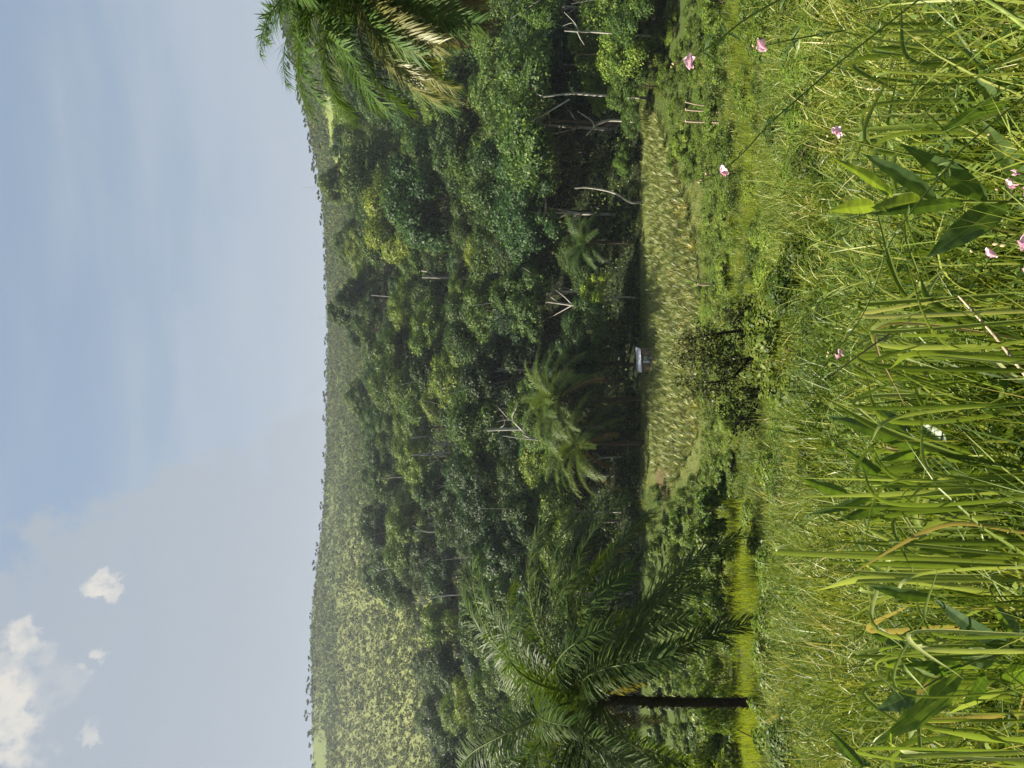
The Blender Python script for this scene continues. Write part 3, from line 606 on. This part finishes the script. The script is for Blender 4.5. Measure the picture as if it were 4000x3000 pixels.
# ------------------------------------------------------------------ gnarled dark tree on the slope
def thorn_tree():
    Yt = 26.5; r2 = np.random.RandomState(4); base = at(3075, 1300, Yt); base.z = float(height(base.x, base.y)) - .2
    o = thing('gnarled_tree', 'gnarled dark little tree with crooked spreading limbs in the meadow above the field', 'tree', base)
    W_ = lambda pts: [at(x, y, Yt + dy) - base for x, y, dy in pts]
    tr = curve([Vector((0, 0, 0))] + W_([(3062, 1295, 0), (3010, 1278, .1), (2980, 1268, .2), (2900, 1290, .3)]), 16); t = tube(tr, np.linspace(.13, .05, 16), 7)
    obj('trunk', mesh('trunk', t[0], t[1], M_dark, smooth_=True), o)
    lines = [[(3058, 1240, .4), (3020, 1250, .3), (2985, 1266, .2)], [(2985, 1268, .2), (2960, 1230, .5), (2930, 1190, .7)], [(3050, 1232, .5), (2975, 1225, .6), (2900, 1222, .5)],
             [(3040, 1295, 0), (3015, 1380, -.3), (2998, 1470, -.4), (2985, 1530, -.5), (2950, 1600, -.6), (2955, 1670, -.7)], [(2985, 1530, -.5), (2955, 1520, -.2), (2915, 1520, 0)], [(3000, 1440, -.4), (2930, 1400, 0), (2820, 1420, .3), (2740, 1400, .4)],
             [(2900, 1290, .3), (2830, 1300, .4), (2760, 1310, .4), (2690, 1330, .5)], [(2930, 1400, 0), (2850, 1480, .2), (2720, 1500, .3)], [(2950, 1600, -.6), (2900, 1640, -.4), (2860, 1600, -.2)]]
    br = [tube(curve(W_(l), 14), np.linspace(.075, .016, 14), 5) for l in lines]
    tips = np.concatenate([curve(W_(l), 14)[4:] for l in lines] + [tr[10:]])
    tw = []
    for k in range(150):
        p = tips[r2.randint(len(tips))]; d = r2.normal(size=3); d[2] = abs(d[2]) * .8; q = p + nrm(d) * r2.uniform(.25, .75); tw.append(tube([p, (p + q) / 2 + r2.normal(0, .05, 3), q], [.012, .008, .004], 3)); tips = np.vstack([tips, q, (p + q) / 2])
    b = join(br + tw); obj('branches', mesh('branches', b[0], b[1], M_dark, smooth_=True), o)
    bl = [(2700, 1335, 42, .4), (2750, 1400, 60, .4), (2850, 1250, 48, .6), (2905, 1210, 50, .6), (2930, 1290, 60, .3), (2880, 1340, 62, .3), (2950, 1345, 52, .2), (2820, 1450, 62, .2), (2900, 1440, 62, 0), (2955, 1430, 40, -.1), (2720, 1500, 52, .4),
          (2870, 1545, 62, 0), (2925, 1590, 56, -.4), (2960, 1665, 40, -.7), (2900, 1650, 44, -.4), (2800, 1370, 60, .4), (2780, 1330, 50, .4), (2790, 1530, 50, .2), (2985, 1490, 28, -.3), (2830, 1610, 40, -.1), (2660, 1480, 30, .4), (2680, 1400, 34, .4)]
    PP = []
    for x, y, r_, dy in bl:
        c_ = np.array(at(x, y, Yt + dy) - base); k_ = int(270 * (r_ / 55) ** 2); q_ = r2.normal(size=(k_, 3)); sub = nrm(r2.normal(size=(9, 3))) * r2.uniform(.3, .95, (9, 1)); PP.append(c_ + (sub[r2.randint(9, size=k_)] + q_ * .17) * r_ * Yt / F * 1.3)
    P = np.concatenate(PP + [tips[r2.randint(len(tips), size=2500)] + r2.normal(0, .1, (2500, 3))]); n = len(P)
    v = leaves(P, r2.normal(size=(n, 3)) + [0, 0, .4], r2.uniform(.09, .18, n), r2, .5)
    obj('foliage', mesh('foliage', *v[:2], M_thorn, v[2]), o)
thorn_tree()

# ------------------------------------------------------------------ posts and poles
def post(name, label, cat, base_px, top_px, Y, r0, r1, mat, group=None):
    p = at(*base_px, Y); q = at(*top_px, Y); p.z = min(p.z, float(height(p.x, p.y))) - .1; w = (q - p)
    pts = [Vector((0, 0, 0)), w * .35 + Vector((.02, .01, 0)) * w.length * .5, w * .7 - Vector((.02, 0, 0)) * w.length * .3, w]
    k = 12; c = curve(pts, k); rad = np.linspace(r0, r1, k); t = tube(c, rad, 9)
    c2 = c[-1]; capV = np.vstack([t[0], [c2]]);  # closed top
    n9 = (k - 1) * 9; cap = np.array([[n9 + j, n9 + (j + 1) % 9, len(t[0]), len(t[0])] for j in range(9)])
    me = bpy.data.meshes.new(name); me.from_pydata([tuple(v) for v in capV], [], [list(f) for f in t[1]] + [[a, b_, c_] for a, b_, c_, _ in cap]); me.materials.append(mat)
    prop(obj(name, me, None, p), label, cat, group)
GC = 'cut posts in the thicket'
post('cut_post', 'short cut post standing upright, farthest from its two neighbours', 'post', (2738, 473), (2677, 472), 56, .10, .10, M_wood, GC)
post('cut_post', 'middle one of three short cut posts in the green thicket', 'post', (2722, 431), (2677, 427), 56, .085, .09, M_wood, GC)
post('cut_post', 'thin leaning cut post, most tilted of the three in the thicket', 'post', (2722, 420), (2677, 398), 56, .05, .06, M_wood, GC)
post('thin_pole', 'tallest thin pale pole, upright before the dense thicket', 'pole', (2905, 2183), (2672, 2177), 44, .05, .025, M_wood, 'thin poles by the lush grass')
post('thin_pole', 'thin dark pole between the two pale poles by the lush grass', 'pole', (2962, 2258), (2810, 2256), 38, .022, .015, M_dark, 'thin poles by the lush grass')
post('thin_pole', 'short pale pole closest to the lone palm at the lush grass', 'pole', (2925, 2369), (2808, 2365), 41, .03, .022, M_wood, 'thin poles by the lush grass')
post('thin_pole', 'slim straight pale stake at the near edge of the pineapple field', 'pole', (2812, 1582), (2762, 1584), 60, .03, .03, M_wood)
post('leaning_stick', 'dark dead stick leaning over the lush grass beyond the lone palm', 'stick', (3022, 2925), (2880, 2850), 30, .03, .02, M_dark)
post('cut_post', 'pale broken stump in the bare gap at the near field edge', 'stump', (2775, 1113), (2726, 1110), 62, .10, .09, M_wood)

# ------------------------------------------------------------------ far hills: scrub and skyline trees
n = 85000; aa = rng.uniform(-.64, .64, n); Rr = ridge_R(aa); yy = 325 + (Rr - 318) * rng.random(n) ** .85; xx = aa * yy; zz = height(xx, yy); px, py = topix(xx, yy, zz)
dens = .5 + .55 * wob(xx * .06, yy * .05) + .35 * wob(xx * .21 + 4, yy * .17)
dens = np.where(px < np.interp(py, [0, 800, 2000, 2400, 2900, 3000], [1, 1, 1, 1325, 1290, 1220]) , dens + .45, dens)
dens = np.where(py < 2000, dens + .45, dens); dens = np.where(py > 2000, dens + .06, dens); dens = np.where((py > 2050) & (px > 1325), dens - .12, dens); dens = np.where((py > 2500) & (px > 1285) & (px < 1330), dens + .3, dens); dens = np.where((py > 2700) & (px < 1275), dens - .9, dens)
dens = np.where((px > 1290) & (py > 2000), np.maximum(dens, .48), dens); dens = dens - 1.1 * bright_patch(px, py)
k = dens > rng.random(n) * 1.0; xx, yy, zz = xx[k], yy[k], zz[k]; nb = len(xx); print('scrub', nb)
per = 13; rad = rng.uniform(.5, 1.35, nb) * (yy / 600) ** .5; rad *= rng.choice([1, 1, 1, 1, 2.1], nb)
vv = nrm(rng.normal(size=(nb, per, 3))); vv[..., 2] = np.abs(vv[..., 2]); P = np.stack([xx, yy, zz], 1)[:, None] + vv * (rad[:, None, None] * rng.uniform(.6, 1.05, (nb, per, 1))) * [1, 1, 1.25]
v = leaves(P.reshape(-1, 3), (vv + rng.normal(size=vv.shape) * .35).reshape(-1, 3), np.repeat(rad * .75, per), rng, .7, np.repeat(np.clip(rng.normal(.5, .3, nb), 0, 1), per))
prop(obj('hill_scrub', mesh('hill_scrub', *v[:2], M_scrub, v[2])), 'scrub bushes speckling the far grassy hills', 'scrub', kind='stuff')
(V, Fc, T), cen = crown(90, R0=3.2, H0=3.6, zb=3.2, lobes=12, per=60, leaf=.9, flat=.6); SKC = mesh('crown', V, Fc, M_scrub, T)
tr = trunk_with_limbs(90, cen, 4.5, .22, 3.0, 6, 5); SKT = mesh('trunk', tr[0], tr[1], M_bark)
for i in range(95):
    a = -.56 + 1.12 * (i + rng.random()) / 95; y = float(ridge_R(a)) - rng.uniform(-2, 10); x = a * y; s = rng.uniform(.5, 1.3) * (1.3 if rng.random() < .2 else 1)
    o = thing('skyline_tree', 'small dark tree standing on the skyline of the far ridge', 'tree', (x, y, float(height(x, y)) - 2.6), 'small trees along the skyline'); o.scale = (s * rng.uniform(.8, 1.4), s, s); o.rotation_euler = (0, 0, rng.uniform(0, 6))
    obj('crown', SKC, o); obj('trunk', SKT, o)

# ------------------------------------------------------------------ meadow grass
def grass_field(n, y0, y1, Lr, Wr, dr, seg, tint=(.5, .22), xr=.62, pw=1.0, mask=None, lean=.45, clump=8, spread=.10):
    nc = n // clump; t = rng.random(nc) ** pw; yc = y0 + (y1 - y0) * t; xc = rng.uniform(-xr, xr, nc) * (yc + .6)
    tl = np.clip(rng.normal(tint[0], tint[1], nc), 0, 1); cl = rng.uniform(.45, 1.45, nc) * (1 + .45 * wob(xc * 3, yc * 3) + .35 * wob(xc * 8 + 2, yc * 7))
    x = np.repeat(xc, clump) + rng.normal(0, spread, nc * clump); y = np.repeat(yc, clump) + rng.normal(0, spread, nc * clump)
    tt = np.clip(np.repeat(tl, clump) + rng.normal(0, .12, nc * clump), 0, 1); L = rng.uniform(*Lr, nc * clump) * np.repeat(cl, clump)
    k = np.ones(len(x), bool) if mask is None else mask(x, y)
    x, y, tt, L = x[k], y[k], tt[k], L[k]; m_ = len(x)
    P = np.stack([x, y, height(x, y) - .03], 1); an = rng.uniform(0, 6.283, m_); ln = np.abs(rng.normal(0, lean, m_))
    d = np.stack([np.cos(an) * ln + .06, np.sin(an) * ln - .05, np.ones(m_)], 1); fc = rng.uniform(0, 6.283, m_)
    side = np.stack([np.cos(fc), np.sin(fc), np.zeros(m_)], 1)
    return strips(P, d, L, rng.uniform(*Wr, m_), rng.uniform(*dr, m_), seg, side, tt)
def not_hero(x, y): return np.ones(len(x), bool)
def lush(x, y):
    px, py = topix(x, y, height(x, y)); return (py > 1950) & (px < 3015 - np.clip((2250 - py) / 250, 0, 1) * 60) & (px > 2850)
def lush_crest(x, y):
    px, py = topix(x, y, height(x, y)); return lush(x, y) | ((py < 1250) & (px > 2868) & (px < 2975) & (rng.random(len(x)) < .75) & (wob(x * 2, y * 2) > -.35))
v = join([grass_field(12000, 1.1, 4.5, (.25, .70), (.008, .018), (.5, 1.8), 5, xr=.72, spread=.05),
          grass_field(60000, 4.0, 12, (.2, .52), (.009, .019), (.6, 2.2), 4, spread=.09, pw=.8, clump=26, lean=.7),
          grass_field(95000, 11, 26, (.2, .55), (.012, .026), (.5, 2.0), 3, pw=.8, spread=.13, clump=30, lean=.7),
          grass_field(60000, 47, 73, (.25, .6), (.03, .06), (.4, 1.7), 3, spread=.25, clump=18, lean=.8),
          grass_field(100000, 24, 48, (.2, .5), (.020, .040), (.4, 1.7), 3, mask=lambda x, y: ~lush(x, y), pw=.85, spread=.18, clump=30, lean=.7)])
prop(obj('meadow_grass', mesh('meadow_grass', *v[:2], M_grass, v[2])), 'long green meadow grass covering the near slope', 'grass', kind='stuff')
v = grass_field(90000, 20, 50, (.35, .75), (.014, .028), (.2, .9), 3, mask=lush_crest, lean=.22, spread=.2)
prop(obj('lush_grass', mesh('lush_grass', *v[:2], M_lush, v[2])), 'fresh yellow green grass below the lone palm and along the meadow crest', 'grass', kind='stuff')
v = grass_field(60000, 70, 97, (.2, .5), (.03, .06), (.3, 1.2), 2, mask=lambda x, y: (x > -.2 * y) & (x < .5 * y), spread=.25)
prop(obj('field_grass', mesh('field_grass', *v[:2], M_grass, v[2])), 'short grass between the pineapple plants and along the forest', 'grass', kind='stuff')
# leafy weeds between the grass
def weeds(n, y0, y1, sz, hmax, pw=.8):
    y = y0 + (y1 - y0) * rng.random(n) ** pw; x = rng.uniform(-.62, .62, n) * (y + .6); k = (wob(x * 2.3, y * 2.1) + .6 * wob(x * 6 + 3, y * 5)) > rng.uniform(-.6, .9, n); x, y = x[k], y[k]; m_ = len(x)
    P = np.stack([x, y, height(x, y) + rng.random(m_) * hmax], 1); return leaves(P, rng.normal(size=(m_, 3)) * .55 + [0, 0, 1], rng.uniform(*sz, m_), rng, .45)
v = join([weeds(26000, 1.2, 9, (.03, .08), .40), weeds(70000, 8, 28, (.04, .10), .40), weeds(45000, 26, 72, (.09, .18), .45)])
prop(obj('meadow_weeds', mesh('meadow_weeds', *v[:2], M_weed, v[2])), 'low leafy weeds growing among the meadow grass', 'weeds', kind='stuff')

# ------------------------------------------------------------------ foreground: broad-leaved plants, strap grass, flowering stems
def big_leaf(base, tip, width, seed, fold=.35, arch=.12, wave=.03, up=None, tint=.5):
    r2 = np.random.RandomState(seed); K, A = 18, 8; b = np.array(base); e = np.array(tip); ax = e - b; Ln = np.linalg.norm(ax); d = ax / Ln
    toward = np.array([0, -1.0, .55]) if up is None else np.array(up)
    sd_ = nrm(np.cross(d, toward)); no = np.cross(sd_, d)
    s = np.linspace(0, 1, K); prof = np.sin(np.clip(s, 0, 1) ** .72 * math.pi) ** .85; prof[0] = .06; prof[-1] = .01
    V = []
    for i in range(K):
        c = b + ax * s[i] + no * arch * Ln * math.sin(s[i] * math.pi) 
        for j in range(A):
            t = (-1, -.68, -.34, -.045, .045, .34, .68, 1)[j]
            V.append(c + sd_ * t * width * .5 * prof[i] + no * (abs(t) * fold * width * .5 * prof[i] + wave * width * abs(t) ** 2 * math.sin(s[i] * 19 + (3 if t > 0 else 0) + seed)))
    i = np.arange(K * A).reshape(K, A); Fc = np.stack([i[:-1, :-1], i[:-1, 1:], i[1:, 1:], i[1:, :-1]], -1).reshape(-1, 4)
    T = np.full(len(Fc), tint) + r2.normal(0, .03, len(Fc)); T[np.arange(len(Fc)) % (A - 1) == 3] += .45; T += .10 * np.sin(np.arange(len(Fc)) // (A - 1) * 2.4)
    return np.array(V), Fc, np.clip(T, 0, 1)
def broad_plant(label, stem_px, leafs, Y, seed, group='broad leaved plants in the foreground', stem_r=.005):
    pts = [at(x, y, Y) for x, y in stem_px]; b = pts[0].copy(); gz = float(height(b.x, b.y)); base = Vector((b.x, b.y, gz))
    o = thing('broad_leaved_plant', label, 'plant', base, group); r2 = np.random.RandomState(seed)
    c = curve([Vector((0, 0, -.05))] + [p - base for p in pts], 16); t = tube(c, np.linspace(stem_r * 1.4, stem_r * .6, 16), 7); obj('stem', mesh('stem', t[0], t[1], M_stem, smooth_=True), o)
    for k, (bx, tx, w, tint) in enumerate(leafs):
        dy = r2.uniform(-.12, .12); p = at(*bx, Y) - base; q = at(*tx, Y + dy) - base
        v = big_leaf(p, q, w * Y / F * 1.12, seed * 50 + k, fold=r2.uniform(.12, .45), arch=r2.uniform(.02, .10), wave=r2.uniform(.02, .05), up=(r2.uniform(-.6, .3), -1.0, r2.uniform(.1, .7)), tint=tint)
        obj('leaf', mesh('leaf', *v[:2], M_herb, v[2], smooth_=True), o)
    return o
broad_plant('tallest broad leaved plant with upright lance shaped leaves, pink flowers at its foot', [(4000, 792), (3850, 787), (3600, 785), (3480, 790)],
    [((3605, 785), (3400, 812), 78, .75), ((3420, 803), (3232, 825), 58, .8), ((3490, 768), (3250, 618), 48, .7), ((3660, 782), (3368, 600), 62, .4), ((3855, 780), (3515, 560), 80, .3), ((3760, 790), (3392, 838), 50, .15), ((3930, 792), (3622, 1005), 115, .25), ((3700, 788), (3480, 760), 45, .95)], 2.15, 2)
broad_plant('broad leaved plant with a drooping dark leaf at the frame edge beside the tallest plant', [(4010, 690), (3960, 560), (3930, 440)], [((3930, 400), (3675, 512), 66, .2), ((4010, 730), (3835, 470), 72, .55), ((3950, 500), (3880, 390), 45, .3), ((4005, 560), (3940, 690), 50, .2), ((3900, 400), (3800, 300), 46, .5), ((3880, 330), (3660, 130), 26, .5)], 2.3, 3)
broad_plant('broad leaved plant hidden low between the strap grass tufts', [(4010, 1720), (3800, 1740), (3560, 1740)], [((3590, 1745), (3222, 1620), 62, .3), ((3560, 1715), (3420, 1590), 66, .2), ((3700, 1735), (3590, 1650), 60, .25), ((3450, 1870), (3297, 1750), 46, .2), ((3640, 1745), (3430, 1800), 50, .45), ((3780, 1735), (3640, 1780), 60, .35)], 2.9, 4)
broad_plant('broad leaved plant with slim leaves at the top of the strap grass', [(4010, 1950), (3700, 1960), (3400, 1930)], [((3310, 1928), (3108, 1858), 46, .4), ((3420, 1930), (3150, 2010), 40, .3), ((3480, 1940), (3260, 2035), 52, .3), ((3520, 1945), (3410, 1840), 50, .2)], 3.0, 5)
broad_plant('large dark broad leaved plant with serrated leaves and a pale folded leaf', [(4010, 2530), (3900, 2560), (3760, 2600), (3600, 2690)],
    [((3965, 2540), (3640, 2330), 74, .15), ((3650, 2335), (3388, 2285), 52, .25), ((3755, 2597), (3492, 2603), 62, .15), ((3892, 2570), (3738, 2558), 84, .55), ((3757, 2620), (3415, 2905), 110, .6), ((3580, 2700), (3422, 2772), 72, .2), ((3602, 2702), (3548, 2892), 36, 1.), ((3845, 2630), (3758, 2752), 58, .15), ((3640, 2650), (3560, 2600), 60, .8), ((4005, 2610), (3900, 2640), 90, .3), ((3980, 2500), (3880, 2360), 60, .5)], 2.2, 6)
broad_plant('small plant with dark curled leaves near the corner of the meadow', [(3420, 3010), (3360, 2990)], [((3370, 2995), (3232, 2842), 34, .1), ((3330, 2960), (3250, 2880), 40, .8), ((3400, 2990), (3290, 2935), 40, .1)], 2.9, 7)
broad_plant('dark curled plant rising between grass below the strap tufts', [(3620, 2600), (3520, 2520), (3440, 2460)], [((3530, 2530), (3410, 2440), 40, .1), ((3470, 2490), (3400, 2475), 36, .1), ((3600, 2450), (3470, 2520), 46, .2), ((3600, 2600), (3500, 2470), 30, .1)], 2.7, 8)

def strap(base_px, tip_px, w, Y, seed, mids=()):
    """one long blade, folded along the midrib, from the ground through the given pixels"""
    r2 = np.random.RandomState(seed); b = at(*base_px, Y); g_ = b.copy()
    pts = [at(x, y, Y + dy) for x, y, dy in ((*base_px, 0), *[(x, y, .0) for x, y in mids], (*tip_px, r2.uniform(-.15, .12)))]
    gz = float(height(b.x, b.y)); low = Vector((b.x + r2.normal(0, .02), b.y, min(gz, b.z) - .03))
    c = curve([low] + pts, 26); t = nrm(np.gradient(c, axis=0)); sd_ = nrm(np.cross(t, np.array([r2.normal(0, .5), -1.0, .4]))); no = np.cross(sd_, t)
    s = np.linspace(0, 1, 26); wd = w * 1.2 * Y / F * np.clip((1 - s) * 4.5, .05, 1) * np.clip(.7 + s, 0, 1); V = np.stack([c - sd_ * wd[:, None] * .5, c - no * wd[:, None] * .2, c + sd_ * wd[:, None] * .5], 1).reshape(-1, 3)
    i = np.arange(26 * 3).reshape(26, 3); Fc = np.stack([i[:-1, :-1], i[:-1, 1:], i[1:, 1:], i[1:, :-1]], -1).reshape(-1, 4)
    return V, Fc, np.full(len(Fc), np.clip(r2.normal(.5, .25), 0, 1))
def strap_tuft(label, blades, Y, extra, seed):
    r2 = np.random.RandomState(seed); parts = [strap(b[0], b[1], b[2], Y + r2.uniform(-.25, .3), seed * 40 + i, b[3] if len(b) > 3 else ()) for i, b in enumerate(blades)]
    (x0, x1), (t0, t1), n_ = extra
    for k in range(int(n_ * 1.25)):
        y = r2.uniform(x0, x1); parts.append(strap((4020 + r2.uniform(0, 150), y), (r2.uniform(t0, t1), y + r2.normal(0, 230)), r2.uniform(8, 21), Y + r2.uniform(-.4, .9), seed * 40 + 500 + k, (((3500 + r2.uniform(-150, 200)), y + r2.normal(0, 30)),) if r2.random() < .9 else ()))
    V, Fc, T = join(parts); prop(obj('strap_grass', mesh('strap_grass', V, Fc, M_strap, T)), label, 'grass tuft', 'tufts of tall strap grass in the foreground')
strap_tuft('tallest tuft of broad strap grass, one blade tip folded over', [((4000, 2075), (3368, 2055), 20), ((4000, 2110), (3198, 2122), 18), ((4010, 2200), (3110, 2120), 20, ((3200, 2165), (3025, 2150))), ((4000, 2215), (3135, 2195), 22), ((4000, 2180), (3200, 2108), 18), ((4010, 2180), (3220, 2152), 22), ((4000, 2210), (3588, 2220), 26),
    ((4000, 2250), (3285, 2225), 22, ((3500, 2245),)), ((4000, 2330), (3178, 2308), 22, ((3450, 2260),)), ((4000, 2380), (3882, 2136), 20), ((4000, 2300), (3890, 2235), 24), ((4010, 2370), (3640, 2290), 20), ((4000, 2120), (3750, 2000), 24), ((4000, 2150), (3400, 2195), 18), ((4000, 2130), (3530, 2160), 22)], 2.6, ((2040, 2340), (3250, 3700), 26), 1)
strap_tuft('tuft of strap grass with straight upright blades above the folded tuft', [((4000, 1918), (3108, 1942), 24), ((4000, 1985), (3100, 1978), 22), ((4000, 1990), (3380, 1960), 20), ((4000, 1885), (3030, 1865), 10), ((4010, 1870), (3238, 1562), 28, ((3700, 1770), (3430, 1670))), ((4000, 1835), (3588, 1755), 28), ((4000, 1910), (3700, 1860), 24), ((4000, 1950), (3300, 1840), 20)], 2.5, ((1780, 2000), (3350, 3750), 18), 2)
strap_tuft('tuft of strap grass with long pale arching blades', [((4000, 1330), (3590, 1065), 26, ((3820, 1260), (3640, 1180))), ((4000, 1300), (3600, 1190), 24, ((3780, 1250),)), ((3990, 1380), (3592, 1388), 22, ((3700, 1395),)), ((4000, 1490), (3850, 1350), 26, ((3880, 1410),)), ((4000, 1550), (3690, 1432), 24), ((4000, 1450), (3560, 1370), 14)], 2.4, ((1120, 1650), (3350, 3800), 34), 3)
strap_tuft('tuft of strap grass with upright blades close to the tallest broad leaved plant', [((3800, 450), (3240, 455), 16), ((3860, 480), (3150, 520), 22), ((3700, 470), (3260, 570), 14), ((3900, 440), (3565, 268), 16), ((3850, 390), (3600, 280), 18)], 3.2, ((60, 900), (3350, 3800), 26), 4)
strap_tuft('tuft of strap grass in the corner with one long arching blade', [((4010, 2965), (3465, 2895), 26, ((3700, 2955), (3530, 2935))), ((4000, 2670), (3700, 2790), 24, ((3850, 2720),)), ((4000, 2890), (3620, 2850), 22), ((4000, 2800), (3850, 2900), 24)], 2.3, ((2400, 2990), (3400, 3800), 34), 5)
# dry canes
for lab, a_, b_, r_ in (('brown dry cane slanting through the pale arching strap grass', (4010, 1470), (3745, 1155), .007), ('thin dark dry twig lying on the meadow grass', (3480, 1300), (3230, 1480), .003)):
    t = tube([at(*a_, 2.2), at((a_[0] + b_[0]) / 2 + 5, (a_[1] + b_[1]) / 2 - 6, 2.25), at(*b_, 2.3)], [r_, r_ * .85, r_ * .6], 7); prop(obj('dry_cane', mesh('dry_cane', t[0], t[1], M_wood if r_ > .005 else M_dark, smooth_=True)), lab, 'twig')
# yellow green thick stalk in the corner
t = tube(curve([at(3845, -10, 1.6), at(3930, 45, 1.6), at(4015, 110, 1.55)], 10), .0065, 8); prop(obj('plant_stalk', mesh('plant_stalk', t[0], t[1], M_stem, smooth_=True)), 'thick yellow green stalk crossing the grass in the corner', 'stalk')

def flower_mesh(seed):
    r2 = np.random.RandomState(seed); parts = []
    for (ang, el, Lp, wp, tn) in ((90, 55, 1.0, 1.15, .65), (215, 10, .8, .55, .5), (325, 10, .8, .55, .55), (270, -25, .7, .42, .2), (250, 30, .5, .4, .15)):
        a_, e_ = R(ang + r2.normal(0, 14)), R(el + r2.normal(0, 12)); d = np.array([math.cos(a_) * math.cos(e_), -math.sin(e_) * .6 - .3, math.sin(a_) * math.cos(e_)])
        v = big_leaf(np.zeros(3), nrm(d) * Lp, wp * 1.25, seed + ang, .3, .2, .05, (0, -1, .3), tn); parts.append(v)
    V, Fc, T = join(parts); return V, Fc, T
FLM = []
for i in range(3):
    V, Fc, T = flower_mesh(70 + i); FLM.append(mesh('flower', V, Fc, M_pink, T, smooth_=True))
an = np.linspace(0, 6.283, 9)[:-1]; BV = np.array([[math.cos(a_) * r_, math.sin(a_) * r_, z_] for z_, r_ in ((0, .1), (.3, .32), (.65, .3), (1, .04)) for a_ in an])
bi = np.arange(32).reshape(4, 8); BF = np.stack([bi[:-1], np.roll(bi, -1, 1)[:-1], np.roll(bi, -1, 1)[1:], bi[1:]], -1).reshape(-1, 4); BUD = mesh('bud', BV, BF, M_bud, np.linspace(0, 1, len(BF)), smooth_=True)
def flower_stem(label, stem_px, Y, flowers, buds, leaf_n, seed, r=.0022, lw=14, llen=70):
    r2 = np.random.RandomState(seed); pts = [at(x, y, Y + dy) for x, y, dy in stem_px]; base = pts[0].copy()
    o = thing('flowering_stem', label, 'flower stem', base, 'pink flowered stems in the foreground')
    c = curve([p - base for p in pts], 40); t = tube(c, np.linspace(r * 1.5, r * .7, 40), 6); obj('stem', mesh('stem', t[0], t[1], M_stem, smooth_=True), o)
    parts = []
    for k in range(leaf_n):
        p = c[int(r2.uniform(2, 34))]; d = r2.normal(size=3); d[2] += .2; d = nrm(d); q = p + d * llen * Y / F * r2.uniform(.6, 1.3); parts.append(big_leaf(p, q, lw * Y / F, seed * 9 + k, .2, .1, .03, None, r2.uniform(.2, .9)))
    for k, v in enumerate(parts): obj('leaf', mesh('leaf', *v[:2], M_herb, v[2], smooth_=True), o)
    for k, (x, y, s) in enumerate(flowers):
        f = obj('flower', FLM[k % 3], o, at(x, y, Y) - base + Vector((0, -.01, 0))); s_ = s * Y / F * .85; f.scale = (s_,) * 3; f.rotation_euler = (r2.normal(0, .4), r2.normal(0, .8), r2.normal(0, .5))
    for k, (x, y, s) in enumerate(buds):
        f = obj('bud', BUD, o, at(x, y, Y) - base); s_ = s * Y / F; f.scale = (s_,) * 3; f.rotation_euler = (r2.normal(0, .5), r2.normal(0, .8), 0)
    return o
flower_stem('pink flowered stem highest beside the sky side palms, reaching over the thicket', [(3100, -30, 0), (2920, 70, .0), (2790, 170, 0), (2700, 225, 0), (2620, 262, 0)], 1.7, [(2692, 248, 50)], [(2640, 250, 18), (2625, 260, 15), (2655, 244, 18)], 7, 1)
flower_stem('pink flowered stem with small fern like leaflets arching over the meadow', [(3600, -10, .1), (3320, 211, .05), (3100, 400, 0), (3000, 488, 0), (2900, 600, 0), (2800, 680, 0), (2735, 712, 0)], 1.9, [(2808, 680, 42)], [(2770, 688, 26), (2748, 702, 18), (2735, 712, 14)], 26, 2, lw=9, llen=62)
flower_stem('pink flowered bloom on a leafy stem near the frame edge above the thicket stem', [(3300, 120, .3), (3120, 150, .1), (2960, 185, 0)], 1.8, [(2962, 183, 52)], [(2940, 170, 16)], 8, 3)
flower_stem('small pink bloom rising from the grass beside upright strap blades', [(3700, 640, .2), (3450, 580, .1), (3262, 530, 0)], 2.1, [(3258, 530, 44)], [(3235, 535, 16)], 5, 4)
flower_stem('longest pink flowered stem lying slantwise across the foreground', [(4000, 378, .1), (3770, 572, .05), (3690, 669, 0), (3580, 800, 0), (3470, 958, 0), (3440, 1050, 0), (3380, 1210, 0), (3300, 1330, 0), (3240, 1385, 0)], 1.9, [(3262, 1392, 40)], [(3240, 1380, 16), (3230, 1395, 14)], 26, 5, lw=10, llen=50)
flower_stem('cluster of pink blooms at the foot of the tallest broad leaved plant', [(4030, 830, 0), (3960, 770, 0), (3915, 730, 0)], 2.0, [(3925, 730, 52), (3990, 765, 58), (3955, 690, 40)], [(3900, 740, 20), (3870, 520, 16)], 3, 6)
flower_stem('lowest pair of large pink blooms at the frame edge', [(4040, 1010, 0), (3990, 960, 0), (3900, 940, 0)], 1.7, [(3972, 945, 78), (3845, 1000, 52), (3990, 1066, 40)], [(3900, 950, 26), (3930, 955, 26), (3800, 985, 20)], 3, 7)

# ------------------------------------------------------------------ haze
hz = bpy.data.materials.new('haze'); hz.use_nodes = True; t = hz.node_tree
for n_ in list(t.nodes): t.nodes.remove(n_)
ho = N(t, 'ShaderNodeOutputMaterial'); pv = N(t, 'ShaderNodeVolumePrincipled'); pv.inputs['Color'].default_value = (.72, .80, .92, 1); pv.inputs['Density'].default_value = .00013; pv.inputs['Anisotropy'].default_value = .2
link(t, pv.outputs[0], ho.inputs['Volume'])
V, Fc = boxes([(-2300, -60, float(gZ.min()) - 1, 2300, 1720, float(gZ.max()) + 12)])
o = obj('haze', mesh('haze', V, Fc, hz)); prop(o, 'pale haze in the valley air', 'haze', kind='stuff')
